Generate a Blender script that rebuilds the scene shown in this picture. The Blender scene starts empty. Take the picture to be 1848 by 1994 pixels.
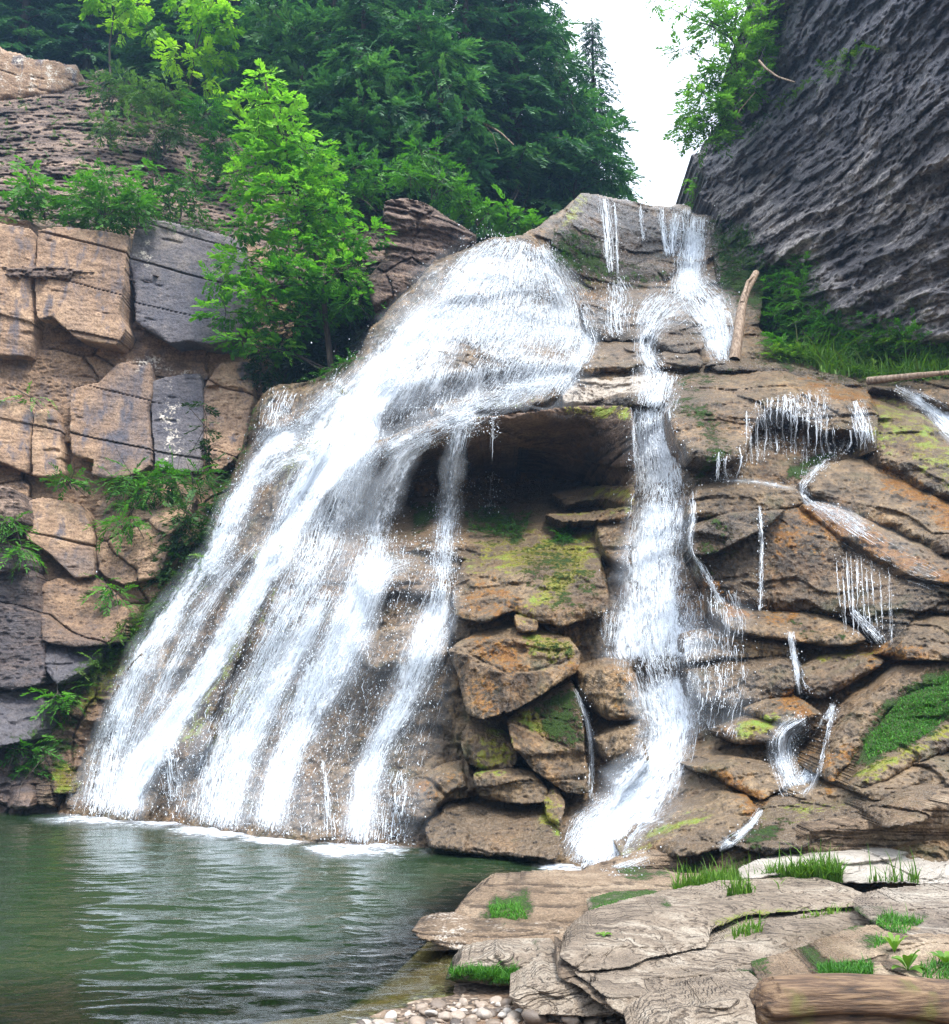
import bpy, math, random
import numpy as np
random.seed(7)
RNG = np.random.default_rng(11)
sc = bpy.context.scene
COL = sc.collection

# ------------------------------------------------------------------ camera
CAMZ, PITCH, FOC = 2.2, math.radians(10.0), 1981.0
CU, CV = 924.0, 997.0
SP, CP = math.sin(PITCH), math.cos(PITCH)
cam_d = bpy.data.cameras.new('camera')
cam = bpy.data.objects.new('camera', cam_d); COL.objects.link(cam)
cam.location = (0, 0, CAMZ); cam.rotation_euler = (math.pi/2 + PITCH, 0, 0)
cam_d.sensor_fit = 'HORIZONTAL'; cam_d.sensor_width = 36.0
cam_d.lens = 36.0 * FOC / 1848.0
cam_d.clip_end = 2000; cam_d.clip_start = 0.05
sc.camera = cam

def ray(u, v):
    a = (np.asarray(u, float) - CU) / FOC; b = (CV - np.asarray(v, float)) / FOC
    return a, CP - b * SP, SP + b * CP
def P3(u, v, t):
    x, y, z = ray(u, v)
    return np.stack([x * t, y * t, CAMZ + z * t], -1)
def tY(u, v, Y): return np.asarray(Y, float) / ray(u, v)[1]
def tZ(u, v, z): return (z - CAMZ) / ray(u, v)[2]
def PY(u, v, Y): return P3(u, v, tY(u, v, Y))
def Zy(u, v, z):                       # anchor (u, v, Y) on the level z
    return (u, v, float(tZ(u, v, z) * ray(u, v)[1]))

# ------------------------------------------------------------------ noise
def _h(ix, iy, iz, s):
    n = (ix * np.uint32(73856093)) ^ (iy * np.uint32(19349663)) ^ (iz * np.uint32(83492791)) ^ np.uint32(s * 2654435 + 977)
    n = (n ^ (n >> np.uint32(13))) * np.uint32(1274126177)
    return n ^ (n >> np.uint32(16))
def vnoise(p, s=0):                    # value noise -1..1
    p = np.asarray(p, np.float32); f0 = np.floor(p); f = p - f0
    i = f0.astype(np.int32).astype(np.uint32); f = f * f * (3 - 2 * f)
    o = np.uint32(1); r = 0
    for dx in (0, 1):
        wx = f[..., 0] if dx else 1 - f[..., 0]
        for dy in (0, 1):
            wy = f[..., 1] if dy else 1 - f[..., 1]
            for dz in (0, 1):
                wz = f[..., 2] if dz else 1 - f[..., 2]
                h = _h(i[..., 0] + np.uint32(dx), i[..., 1] + np.uint32(dy), i[..., 2] + np.uint32(dz), s)
                r = r + wx * wy * wz * (h & np.uint32(0xffff)).astype(np.float32)
    return r / 32767.5 - 1
def fbm(p, oct=4, s=0, gain=.5, ridge=False):
    a, r, tot = 1., 0, 0
    for k in range(oct):
        n = vnoise(p * 2.03 ** k + 17.3 * k, s + k)
        if ridge: n = 1 - 2 * np.abs(n)
        r = r + a * n; tot += a; a *= gain
    return r / tot
def cells(p, s=0):                     # 2-D voronoi: (random of cell, F2-F1, random2)
    p = np.asarray(p, np.float32); i0 = np.floor(p).astype(np.int32)
    d1 = np.full(p.shape[:-1], 9., np.float32); d2 = d1.copy(); idr = np.zeros_like(d1); id2 = np.zeros_like(d1)
    for dx in (-1, 0, 1):
        for dy in (-1, 0, 1):
            cx, cy = i0[..., 0] + dx, i0[..., 1] + dy
            h = _h(cx.astype(np.uint32), cy.astype(np.uint32), np.uint32(5) + np.zeros_like(cx, np.uint32), s)
            rx = (h & np.uint32(1023)).astype(np.float32) / 1023; ry = ((h >> np.uint32(10)) & np.uint32(1023)).astype(np.float32) / 1023
            ra = ((h >> np.uint32(20)) & np.uint32(1023)).astype(np.float32) / 1023
            ex = np.abs(cx + .15 + .7 * rx - p[..., 0]); ey = np.abs(cy + .15 + .7 * ry - p[..., 1])
            d = np.maximum(ex, ey) + .3 * np.minimum(ex, ey)
            near = d < d1
            d2 = np.where(near, d1, np.minimum(d2, d)); d1 = np.where(near, d, d1)
            idr = np.where(near, ra, idr); id2 = np.where(near, rx, id2)
    return idr, d2 - d1, id2
def sstep(a, b, x):
    t = np.clip((x - a) / (b - a), 0, 1); return t * t * (3 - 2 * t)

# ------------------------------------------------------------------ outlines
def smooth_poly(poly, k=4):
    p = np.array(poly, float); n = len(p); out = []
    for i in range(n):
        a, b, c, d = p[i - 1], p[i], p[(i + 1) % n], p[(i + 2) % n]
        for j in range(k):
            t = j / k
            out.append(.5 * (2 * b + (c - a) * t + (2 * a - 5 * b + 4 * c - d) * t * t + (3 * b - a - 3 * c + d) * t ** 3))
    s = np.array(out)
    return s * .4 + .6 * np.array([p[i // k] * (1 - (i % k) / k) + p[(i // k + 1) % n] * ((i % k) / k) for i in range(n * k)])
def sdist(poly, U, V):
    x, y = U.astype(np.float32), V.astype(np.float32)
    p = np.asarray(poly, np.float32); q = np.roll(p, -1, 0)
    best = np.full(x.shape, 1e9, np.float32); ins = np.zeros(x.shape, bool)
    for (ax, ay), (bx, by) in zip(p, q):
        dx, dy = bx - ax, by - ay; L = dx * dx + dy * dy + 1e-9
        t = np.clip(((x - ax) * dx + (y - ay) * dy) / L, 0, 1)
        best = np.minimum(best, (x - ax - t * dx) ** 2 + (y - ay - t * dy) ** 2)
        if ay != by:
            ins ^= ((ay > y) != (by > y)) & (x < (bx - ax) * (y - ay) / (by - ay) + ax)
    d = np.sqrt(best)
    return np.where(ins, d, -d)

# smooth surface through anchors (thin plate spline of inverse axial depth)
class Surf:
    def __init__(s, anchors):
        A = np.array(anchors, float); s.uv = A[:, :2] / 500.; q = 1 / tY(A[:, 0], A[:, 1], A[:, 2])
        n = len(A); s.n = n
        if n == 1:
            s.Y = A[0, 2]; return
        K = s._k(s.uv, s.uv) + np.eye(n) * 1e-4 if n > 3 else np.zeros((n, n))
        Pm = np.c_[np.ones(n), s.uv]
        if n > 3:
            M = np.block([[K, Pm], [Pm.T, np.zeros((3, 3))]])
            w = np.linalg.solve(M, np.r_[q, np.zeros(3)]); s.w, s.c = w[:n], w[n:]
        else:
            s.w = np.zeros(n); s.c = np.linalg.lstsq(Pm, q, rcond=None)[0]
    @staticmethod
    def _k(a, b):
        r2 = ((a[:, None, :] - b[None]) ** 2).sum(-1)
        return np.where(r2 > 1e-12, .5 * r2 * np.log(r2 + 1e-20), 0)
    def t(s, u, v):
        u = np.asarray(u, float); v = np.asarray(v, float)
        if s.n == 1: return tY(u, v, s.Y)
        q = s.c[0] + s.c[1] * u / 500 + s.c[2] * v / 500
        if np.any(s.w):
            for (a, b), w in zip(s.uv, s.w):
                r2 = (u / 500 - a) ** 2 + (v / 500 - b) ** 2
                q = q + w * .5 * r2 * np.log(r2 + 1e-20)
        return 1 / np.maximum(q, 1 / 80.)

# depth record of all rock built so far, on a lattice of 2 units
ST = 2; U0, V0 = -100, -120; NU, NV = 1030, 1120
DB = np.full((NV, NU), 200., np.float32)
def db_t(u, v):
    x = np.clip((np.asarray(u, float) - U0) / ST, 0, NU - 2); y = np.clip((np.asarray(v, float) - V0) / ST, 0, NV - 2)
    i, j = x.astype(int), y.astype(int); fx, fy = x - i, y - j
    return (DB[j, i] * (1 - fx) + DB[j, i + 1] * fx) * (1 - fy) + (DB[j + 1, i] * (1 - fx) + DB[j + 1, i + 1] * fx) * fy

# ------------------------------------------------------------------ mesh from arrays
def mesh_np(name, V, F, mat=None, smooth=True, attrs=None, parent=None):
    V = np.ascontiguousarray(V, np.float32); me = bpy.data.meshes.new(name)
    if isinstance(F, np.ndarray): F = [F]
    me.vertices.add(len(V)); me.vertices.foreach_set('co', V.ravel())
    tot = sum(len(f) for f in F); loops = np.concatenate([f.ravel() for f in F]).astype(np.int32)
    sizes = np.concatenate([np.full(len(f), f.shape[1], np.int32) for f in F])
    me.loops.add(len(loops)); me.loops.foreach_set('vertex_index', loops)
    me.polygons.add(tot); st = np.zeros(tot, np.int32); st[1:] = np.cumsum(sizes)[:-1]
    me.polygons.foreach_set('loop_start', st)
    me.update(calc_edges=True)
    me.polygons.foreach_set('use_smooth', np.full(tot, smooth, bool))
    for k, a in (attrs or {}).items():
        at = me.attributes.new(k, 'FLOAT', 'POINT'); at.data.foreach_set('value', np.ascontiguousarray(a, np.float32).ravel())
    if mat: me.materials.append(mat)
    o = bpy.data.objects.new(name, me); COL.objects.link(o)
    if parent: o.parent = parent
    return o
def tag(o, label=None, cat=None, group=None, kind=None):
    if label: o['label'] = label
    if cat: o['category'] = cat
    if group: o['group'] = group
    if kind: o['kind'] = kind
    return o
def empty(name, loc):
    o = bpy.data.objects.new(name, None); COL.objects.link(o); o.location = [float(c) for c in loc]; o.empty_display_size = .2
    return o
def child(o, root):                    # parent while keeping world coordinates
    o.parent = root; o.matrix_parent_inverse = root.matrix_world.inverted() if False else __import__('mathutils').Matrix.Translation(root.location).inverted()
    return o

# ------------------------------------------------------------------ materials
def newmat(name):
    m = bpy.data.materials.new(name); m.use_nodes = True; nt = m.node_tree; nt.nodes.clear()
    return m, nt
class N:
    def __init__(s, nt): s.nt = nt
    def __call__(s, typ, ins=None, **kw):
        n = s.nt.nodes.new(typ)
        for k, v in kw.items(): setattr(n, k, v)
        for k, v in (ins or {}).items():
            if hasattr(v, 'is_output') or hasattr(v, 'links'): s.nt.links.new(v, n.inputs[k])
            else: n.inputs[k].default_value = v
        return n
    def math(s, op, a, b=None, clamp=False):
        n = s.nt.nodes.new('ShaderNodeMath'); n.operation = op; n.use_clamp = clamp
        for k, v in enumerate((a, b)):
            if v is None: continue
            if hasattr(v, 'links'): s.nt.links.new(v, n.inputs[k])
            else: n.inputs[k].default_value = v
        return n.outputs[0]
    def mix(s, f, a, b, mode='MIX'):
        n = s.nt.nodes.new('ShaderNodeMix'); n.data_type = 'RGBA'; n.blend_type = mode
        for k, v in ((0, f), (6, a), (7, b)):
            if hasattr(v, 'links'): s.nt.links.new(v, n.inputs[k])
            else: n.inputs[k].default_value = v if k == 0 else (tuple(v) + (1,))[:4]
        return n.outputs[2]
    def noise(s, vec, scale, detail=4, rough=.55, dist=0):
        return s('ShaderNodeTexNoise', {'Vector': vec, 'Scale': scale, 'Detail': detail, 'Roughness': rough, 'Distortion': dist}).outputs['Fac']
    def ramp(s, f, stops, interp='LINEAR'):
        n = s.nt.nodes.new('ShaderNodeValToRGB'); n.color_ramp.interpolation = interp; e = n.color_ramp.elements
        while len(e) < len(stops): e.new(.5)
        for el, (p, c) in zip(e, stops): el.position = p; el.color = (tuple(c) + (1,))[:4] if hasattr(c, '__len__') else (c, c, c, 1)
        s.nt.links.new(f, n.inputs[0]); return n.outputs[0]
    def attr(s, name): return s('ShaderNodeAttribute', attribute_name=name).outputs['Fac']
    def mapr(s, f, a, b, c=0., d=1.):
        n = s('ShaderNodeMapRange', {'From Min': a, 'From Max': b, 'To Min': c, 'To Max': d}); n.interpolation_type = 'SMOOTHSTEP'
        s.nt.links.new(f, n.inputs['Value']); return n.outputs[0]

MOSS = [(.018, .05, .006), (.06, .15, .012), (.16, .30, .02)]
def rock_material(name, dark, mid, light, tilt=(0, 0, 0), sfreq=6., strata=.5, fine=26., bump=.5, wet=.0, rstreak=.0, speck=.5, lines=0):
    m, nt = newmat(name); n = N(nt)
    pos = n('ShaderNodeNewGeometry').outputs['Position']
    mp = n('ShaderNodeMapping', {'Vector': pos, 'Rotation': tilt}).outputs[0]
    warp = n('ShaderNodeTexNoise', {'Vector': pos, 'Scale': .7, 'Detail': 3}).outputs['Color']
    wv = n('ShaderNodeVectorMath', {0: warp, 'Scale': .5}, operation='SCALE').outputs[0]
    mw = n('ShaderNodeVectorMath', {0: mp, 1: wv}, operation='ADD').outputs[0]
    flat = n('ShaderNodeMapping', {'Vector': mw, 'Scale': (.55, .55, sfreq)}).outputs[0]
    st = n.noise(flat, 1.2, 6, .62)
    big = n.noise(pos, .55, 4, .6)
    medi = n.noise(pos, 3.2, 5, .65)
    fin = n.noise(pos, fine, 4, .7)
    vert = n.noise(n('ShaderNodeMapping', {'Vector': pos, 'Scale': (3.2, 3.2, .16)}).outputs[0], 1., 5, .6)
    # base colour
    f = n.math('ADD', n.math('MULTIPLY', st, strata), n.math('MULTIPLY', medi, 1 - strata))
    f = n.math('ADD', n.math('MULTIPLY', f, .6), n.math('MULTIPLY', big, .4))
    base = n.ramp(f, [(.34, dark), (.49, mid), (.63, light)])
    fr = n.ramp(fin, [(.33, max(.12, 1 - .75 * speck)), (.5, 1), (.68, 1 + .65 * speck)])
    base = n.mix(1, base, fr, 'MULTIPLY')
    if wet > .3:
        flute = n.noise(n('ShaderNodeMapping', {'Vector': pos, 'Scale': (5.5, 5.5, .5)}).outputs[0], 1., 4, .65)
        base = n.mix(n.math('MULTIPLY', n.mapr(flute, .47, .60), .72), base, (.030, .023, .014))
        base = n.mix(n.math('MULTIPLY', n.mapr(n.noise(pos, .9, 4, .6), .46, .62), .65), base, n.mix(1, base, (1.12, .84, .46), 'MULTIPLY'))
        base = n.mix(n.math('MULTIPLY', n.mapr(n.noise(pos, 1.3, 4, .65), .55, .70), .5), base, (.07, .085, .03))
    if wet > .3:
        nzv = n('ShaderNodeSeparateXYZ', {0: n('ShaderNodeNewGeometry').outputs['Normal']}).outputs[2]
        base = n.mix(n.math('MULTIPLY', n.mapr(n.math('ADD', nzv, n.math('MULTIPLY', n.math('SUBTRACT', medi, .5), .8)), .5, .9), .38), base, n.ramp(fin, [(.3, (.20, .14, .085)), (.7, (.46, .36, .25))]))  # upward faces painted lighter: top light put into the colour, with drier rock
    if lines:
        lz = n('ShaderNodeSeparateXYZ', {0: mp}).outputs[2]
        spos = n('ShaderNodeMapping', {'Vector': pos, 'Scale': (.45, 1, 1)}).outputs[0]
        lz = n.math('ADD', lz, n.math('MULTIPLY', n.noise(spos, 2.2, 3), .05)); lz = n.math('ADD', lz, n.math('MULTIPLY', n.noise(spos, 19, 3), .014))
        lf = n.math('FRACT', n.math('MULTIPLY', lz, lines)); lmask = n.mapr(n.noise(spos, 7, 4, .65), .40, .58)
        ln = n.math('MULTIPLY', n.mapr(lf, .42, .04), lmask)
        lf2 = n.math('FRACT', n.math('MULTIPLY', lz, lines * .37)); ln = n.math('MAXIMUM', ln, n.math('MULTIPLY', n.mapr(lf2, .10, .02), n.mapr(n.noise(pos, 3, 3), .40, .5)))
        base = n.mix(n.math('MULTIPLY', ln, .85), base, n.mix(1, base, (.22, .19, .17), 'MULTIPLY'))
    if rstreak:
        sf = n.math('MULTIPLY', n.mapr(vert, .5, .68), rstreak)
        base = n.mix(sf, base, (.115, .105, .12))
        sl = n.math('MULTIPLY', n.mapr(vert, .36, .27), rstreak * .6)
        base = n.mix(sl, base, (.48, .37, .27))
    mossfine = n.noise(pos, 55, 5, .75); patch = n.math('ADD', n.math('MULTIPLY', medi, .55), n.math('MULTIPLY', fin, .45))
    def lay(att, colnode, base, amp=.9, lo=.42, hi=.6, nz=None):
        nzz = n.mapr(nz or patch, .34, .66)
        mk = n.math('ADD', n.attr(att), n.math('MULTIPLY', n.math('SUBTRACT', nzz, .5), 1.15))
        mk = n.mapr(mk, .40, .78)
        mk = n.math('MULTIPLY', mk, n.mapr(n.attr(att), .02, .25))
        return n.mix(mk, base, colnode), mk
    stf = n.math('MULTIPLY', n.attr('stain'), n.math('ADD', n.math('ADD', .6, n.math('MULTIPLY', n.mapr(vert, .38, .6), .45)), n.math('MULTIPLY', n.mapr(medi, .4, .62), .25)), clamp=True)
    base = n.mix(n.math('MULTIPLY', stf, .95), base, n.mix(.25, n.ramp(fin, [(.3, (.035, .037, .052)), (.7, (.11, .112, .14))]), base))
    base, mp_ = lay('pale', n.ramp(medi, [(.3, (.42, .37, .31)), (.7, (.66, .6, .52))]), base, .8)
    base, moc = lay('ochre', n.ramp(fin, [(.3, (.11, .045, .008)), (.55, (.26, .115, .018)), (.75, (.40, .24, .06))]), base, .8)
    base, mal = lay('algae', n.ramp(medi, [(.3, (.10, .10, .012)), (.5, (.24, .23, .02)), (.7, (.22, .34, .05))]), base, .8)
    base, mmo = lay('moss', n.ramp(mossfine, [(.28, MOSS[0]), (.5, MOSS[1]), (.72, MOSS[2])]), base, .8)
    wetv = n.math('ADD', n.attr('wet'), wet, clamp=True)
    base = n.mix(wetv, base, n.mix(1, base, (.72, .68, .64), 'MULTIPLY'))
    rough = n.math('SUBTRACT', .88, n.math('MULTIPLY', wetv, n.math('ADD', .58, n.math('MULTIPLY', fin, .38))))
    rough = n.math('MAXIMUM', rough, n.math('MULTIPLY', mmo, .9))
    # relief
    h = n.math('ADD', n.math('MULTIPLY', st, .9 * strata + .1), n.math('MULTIPLY', fin, .35))
    h = n.math('ADD', h, n.math('MULTIPLY', medi, .5))
    h = n.math('ADD', h, n.math('MULTIPLY', n.math('MULTIPLY', mossfine, mmo), 1.2))
    if lines: h = n.math('SUBTRACT', h, n.math('MULTIPLY', ln, .35))
    bp = n('ShaderNodeBump', {'Strength': bump, 'Distance': .16, 'Height': h}).outputs[0]
    b = n('ShaderNodeBsdfPrincipled', {'Base Color': base, 'Roughness': rough, 'Normal': bp})
    b.inputs['Specular IOR Level'].default_value = .45
    out = n('ShaderNodeOutputMaterial'); nt.links.new(b.outputs[0], out.inputs[0])
    return m

# ------------------------------------------------------------------ marks on the rock (moss, algae, stains) placed where they grow
PAINT = []
def paint(layer, poly, amt=1., fe=14): PAINT.append((layer, np.array(poly, float), amt, fe))
LAYERS = ('moss', 'algae', 'ochre', 'stain', 'pale', 'wet')
def paint_at(u, v):
    out = {k: np.zeros(len(u), np.float32) for k in LAYERS}
    wob = 16 * fbm(np.stack([u / 38, v / 38, 0 * u], -1), 4, 91, .62)
    for lay, poly, amt, fe in PAINT:
        fe = fe * 1.7
        lo, hi = poly.min(0) - 2 * fe - 8, poly.max(0) + 2 * fe + 8
        k = np.nonzero((u > lo[0]) & (u < hi[0]) & (v > lo[1]) & (v < hi[1]))[0]
        if len(k) == 0: continue
        d = sdist(poly, u[k] + wob[k], v[k] - wob[k])
        out[lay][k] = np.maximum(out[lay][k], amt * sstep(-fe, fe, d))
    return out

# ------------------------------------------------------------------ rock bodies
def rock(name, facets, surf, mat, thick=1.5, disp=None, jit=4., edge=True, label=None, cat=None, group=None, kind=None, seed=0, default=None):
    """facets: dicts with poly (outline), off (how far it stands proud of surf, m), R (edge rounding, m), tv/tu (lean, m)"""
    allp = np.concatenate([np.array(f['poly'], float) for f in facets])
    i0 = max(0, int((allp[:, 0].min() - 12 - U0) // ST)); i1 = min(NU - 1, int((allp[:, 0].max() + 12 - U0) // ST) + 1)
    j0 = max(0, int((allp[:, 1].min() - 12 - V0) // ST)); j1 = min(NV - 1, int((allp[:, 1].max() + 12 - V0) // ST) + 1)
    us = U0 + ST * np.arange(i0, i1 + 1); vs = V0 + ST * np.arange(j0, j1 + 1)
    U, V = np.meshgrid(us, vs); U = U.astype(float); V = V.astype(float)
    q = np.stack([U / 44, V / 44, np.full_like(U, seed * 3.7)], -1); jit = jit * 1.7
    wu = jit * fbm(q, 4, 3 + seed, .6); wv = jit * fbm(q + 51.3, 4, 4 + seed, .6)
    T = np.full(U.shape, 1e9); M = np.zeros(U.shape, bool); base = surf.t(U, V)
    for f in facets:
        raw = f.get('sharp', False)
        poly = np.array(f['poly'], float) if raw else smooth_poly(f['poly'])
        sd = sdist(poly, U + wu, V + wv)
        c = np.array(f['poly'], float); mn, mx = c.min(0), c.max(0); mid = (mn + mx) / 2; hf = np.maximum((mx - mn) / 2, 1)
        b = base if f.get('Y') is None else tY(U, V, f['Y'])
        if f.get('surf') is not None: b = f['surf'].t(U, V)
        t = b - f.get('off', 0)
        t = t - f.get('tv', 0) * (V - mid[1]) / hf[1] - f.get('tu', 0) * (U - mid[0]) / hf[0]
        R = f.get('R', .3)
        if R > 0:
            Rm = R * (.30 + 1.1 * sstep(-.5, .6, fbm(np.stack([U / 60, V / 60, np.full_like(U, seed * 1.3 + 9)], -1), 3, 8)))
            s = np.clip(np.maximum(sd, 0) * t / FOC / Rm, 0, 1)
            t = t + f.get('Rd', Rm) * (1 - np.sqrt(1 - (1 - s) ** 2))
        ok = sd > 0
        tk = f.get('top', 0)
        if tk:
            cnt = ok.sum(0)[None, :]; run = np.cumsum(ok, 0); fr = np.where(ok, run / np.maximum(cnt, 1), 1.); hm = cnt * ST * t / FOC
            hm = np.minimum(hm, 2.2); c0 = f.get('topf', .5) * (.8 + .5 * fbm(np.stack([U / 80, V * 0, np.full_like(U, seed * 2.1)], -1), 2, 9))
            t = t + tk * hm * np.clip(1 - fr / c0, 0, 1) ** 1.7 * .55 + f.get('under', .10) * hm * np.clip((fr - .8) / .2, 0, 1) ** 2
        T = np.where(ok & (t < T), t, T); M |= ok
    T[~M] = base[~M]
    P = P3(U, V, T)
    if disp is not None: T = T - disp(P, U, V); P = P3(U, V, T)
    # record
    blk = DB[j0:j1 + 1, i0:i1 + 1]; np.copyto(blk, np.minimum(blk, T).astype(np.float32), where=M)
    idx = -np.ones(M.shape, int); quad = M[:-1, :-1] & M[1:, :-1] & M[:-1, 1:] & M[1:, 1:]
    used = np.zeros(M.shape, bool)
    for a in (slice(0, -1), slice(1, None)):
        for b_ in (slice(0, -1), slice(1, None)): used[a, b_] |= quad
    idx[used] = np.arange(used.sum())
    F = np.stack([idx[:-1, :-1][quad], idx[1:, :-1][quad], idx[1:, 1:][quad], idx[:-1, 1:][quad]], -1)
    VV = P[used]; uu, vv = U[used], V[used]; n0 = len(VV)
    faces = [F]
    if thick > 0 and len(F):
        E = np.concatenate([F[:, [0, 1]], F[:, [1, 2]], F[:, [2, 3]], F[:, [3, 0]]])
        key = np.sort(E, 1); kk = key[:, 0].astype(np.int64) * (n0 + 1) + key[:, 1]
        un, first, cnt = np.unique(kk, return_index=True, return_counts=True)
        B = E[first[cnt == 1]]; bv = np.unique(B); mp = -np.ones(n0, int); mp[bv] = np.arange(len(bv)) + n0
        cen = VV.mean(0); back = VV[bv] * .93 + cen * .07; back = VV[bv] + (back - VV[bv]) * [1, 0, 1] + [0, thick, 0]
        VV = np.concatenate([VV, back]); uu = np.r_[uu, uu[bv]]; vv = np.r_[vv, vv[bv]]
        faces = [np.concatenate([F, np.stack([B[:, 1], B[:, 0], mp[B[:, 0]], mp[B[:, 1]]], -1)])]
    at = paint_at(uu, vv)
    for k, a in (default or {}).items(): at[k] = np.maximum(at[k], a)
    o = mesh_np(name, VV, faces, mat, True, at)
    return tag(o, label, cat, group, kind)

def rot(P, ax, ay):                    # tilt coordinates for dipping strata
    c, s = math.cos(ay), math.sin(ay); x, y, z = P[..., 0], P[..., 1], P[..., 2]
    x, z = c * x + s * z, -s * x + c * z
    c, s = math.cos(ax), math.sin(ax); y, z = c * y + s * z, -s * y + c * z
    return np.stack([x, y, z], -1)
def strata(P, freq, sharp=.35, warp=.25, s=0):   # stepped ledges, 0..1 sawtooth-like with random throws
    w = warp * fbm(P * .8, 3, 40 + s) + .08 * fbm(P * 4, 2, 44 + s)
    x = (P[..., 2] + w) * freq; i = np.floor(x); f = x - i
    h0 = vnoise(np.stack([i * 7.31, 0 * i, P[..., 0] * .35], -1), 60 + s); h1 = vnoise(np.stack([(i + 1) * 7.31, 0 * i, P[..., 0] * .35], -1), 60 + s)
    return h0 + (h1 - h0) * sstep(1 - sharp, 1, f)
# ------------------------------------------------------------------ depth of the large surfaces
FALLS = Surf([Zy(100,1585,0),Zy(250,1602,0),Zy(400,1618,0),Zy(550,1640,0),Zy(700,1650,0),Zy(850,1655,0),Zy(1000,1668,0),Zy(1090,1690,0),Zy(1180,1715,0.05),
 Zy(1300,1690,.25),Zy(1500,1675,.45),Zy(1850,1655,.65),(1200,1600,14.4),(1400,1550,13.3),(1600,1550,12.8),(1848,1560,12.1),(1300,1450,15),(1600,1350,14.4),(1848,1350,13.5),
 (1300,1250,16.2),(1600,1200,15.8),(1848,1150,15.1),(1300,1000,17.8),(1600,1000,17.2),(1848,980,16.9),(1300,850,19.2),(1600,800,19.8),(1848,800,19.3),(1270,720,22),(1500,690,22),(1848,700,21),
 (1340,560,26),(1200,560,26),(1130,640,24),(1350,420,29.5),(1180,390,29),(1075,450,25.5),(1000,1500,15.9),(1000,1300,16.9),(1000,1120,18),(1050,1020,20.2),(1050,940,22.8),(1150,920,22.6),(960,930,22.8),(1050,865,22.6),(1050,795,20.8),(1100,740,21.6),
 (850,1400,16.4),(850,1100,18.6),(860,960,22),(880,870,20.6),(850,800,20.2),(770,960,22.2),(690,985,21.2),(750,1062,19.2),(850,1050,19.2),(750,850,20.3),(700,1300,17.4),(600,1400,17.7),(550,1100,19.5),(640,900,20.5),(700,780,21),(800,650,22),(900,560,23),
 (960,470,24.3),(1050,560,24),(1050,660,22.8),(1000,740,21.4),(400,1100,20.8),(300,1300,19.9),(200,1450,19.9),(480,900,22.3),(530,770,23.2),(640,745,22.5),(600,830,21.9),(1900,1700,11),(-50,1560,20.5)])
CLIFFL = Surf([(0,440,24.5),(250,450,26.2),(450,470,28),(0,700,23.6),(250,700,25),(470,700,26),(0,900,22.8),(250,900,24),(420,900,24.4),(0,1100,21.8),(200,1100,22.8),(380,1100,22),(0,1300,20.9),(200,1300,21.3),Zy(-60,1585,0),Zy(150,1580,0),Zy(60,1582,0),(-80,430,24),(-80,1000,21.8),(600,600,27.5)])
SLOPE = Surf([(0,440,25.6),(300,445,27.6),(560,500,28.5),(0,300,30),(300,300,32),(560,400,31),(0,190,34.6),(200,170,36),(450,300,34.5),(-80,300,29.6),(760,430,31)])
CLIFFR = Surf([(1350,320,31),(1400,450,28.6),(1500,560,25),(1650,660,22.6),(1848,720,20.4),(1848,300,19.3),(1848,0,19.2),(1650,300,23.3),(1500,150,27),(1600,0,24),(1950,300,18.4),(1480,0,27),(1950,760,20)])
FORE = Surf([Zy(1200,1700,.2),Zy(1848,1660,.62),Zy(900,1800,.1),Zy(1000,1900,.12),Zy(1400,1780,.42),Zy(1848,1780,.55),Zy(1300,1900,.35),Zy(1848,1900,.5),Zy(1000,1990,.15),Zy(1400,1994,.35),Zy(1848,1994,.5)])

# ------------------------------------------------------------------ relief of each kind of stone
def d_falls(P, U, V):
    r = P[..., 0] - .5 * P[..., 2]; wl = sstep(.5, -2.5, P[..., 0]) * sstep(9.5, 6, P[..., 2])
    d = .20 * fbm(P * .55, 3, 5) + .10 * fbm(P * 1.7, 3, 6) + (.24 - .12 * wl) * strata(P, .62, .16, .8, 3) + (.12 - .06 * wl) * strata(P, 1.9, .22, .5, 4)
    d = d + wl * .42 * fbm(np.stack([r * .62, P[..., 2] * .13, P[..., 1] * .1], -1), 3, 10, .6)
    return d + .05 * fbm(P * np.array([5, 5, 3.2]), 2, 7, .6, True) + .035 * fbm(P * np.array([13, 13, 7]), 2, 9, .6, True)
def d_boulder(P, U, V):
    s = P[..., 0] + .4 * P[..., 1]
    idr, e, r2 = cells(np.stack([s * .7 + .3 * fbm(P * 1.1, 2, 18), P[..., 2] * 1.1 + .3 * fbm(P * 1.1, 2, 19)], -1), 9)
    d = .20 * (idr - .5) * sstep(0, .10, e) - .03 * (1 - sstep(0, .04, e))
    d = d + .09 * fbm(P * 1.5, 3, 12) + .13 * strata(P, 1.5, .2, .7, 5) + .06 * strata(P, 4.2, .3, .4, 6)
    return d + .035 * fbm(P * np.array([6, 6, 4]), 2, 13, .6, True) + .032 * fbm(P * np.array([14, 14, 8]), 2, 14, .6, True)
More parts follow.
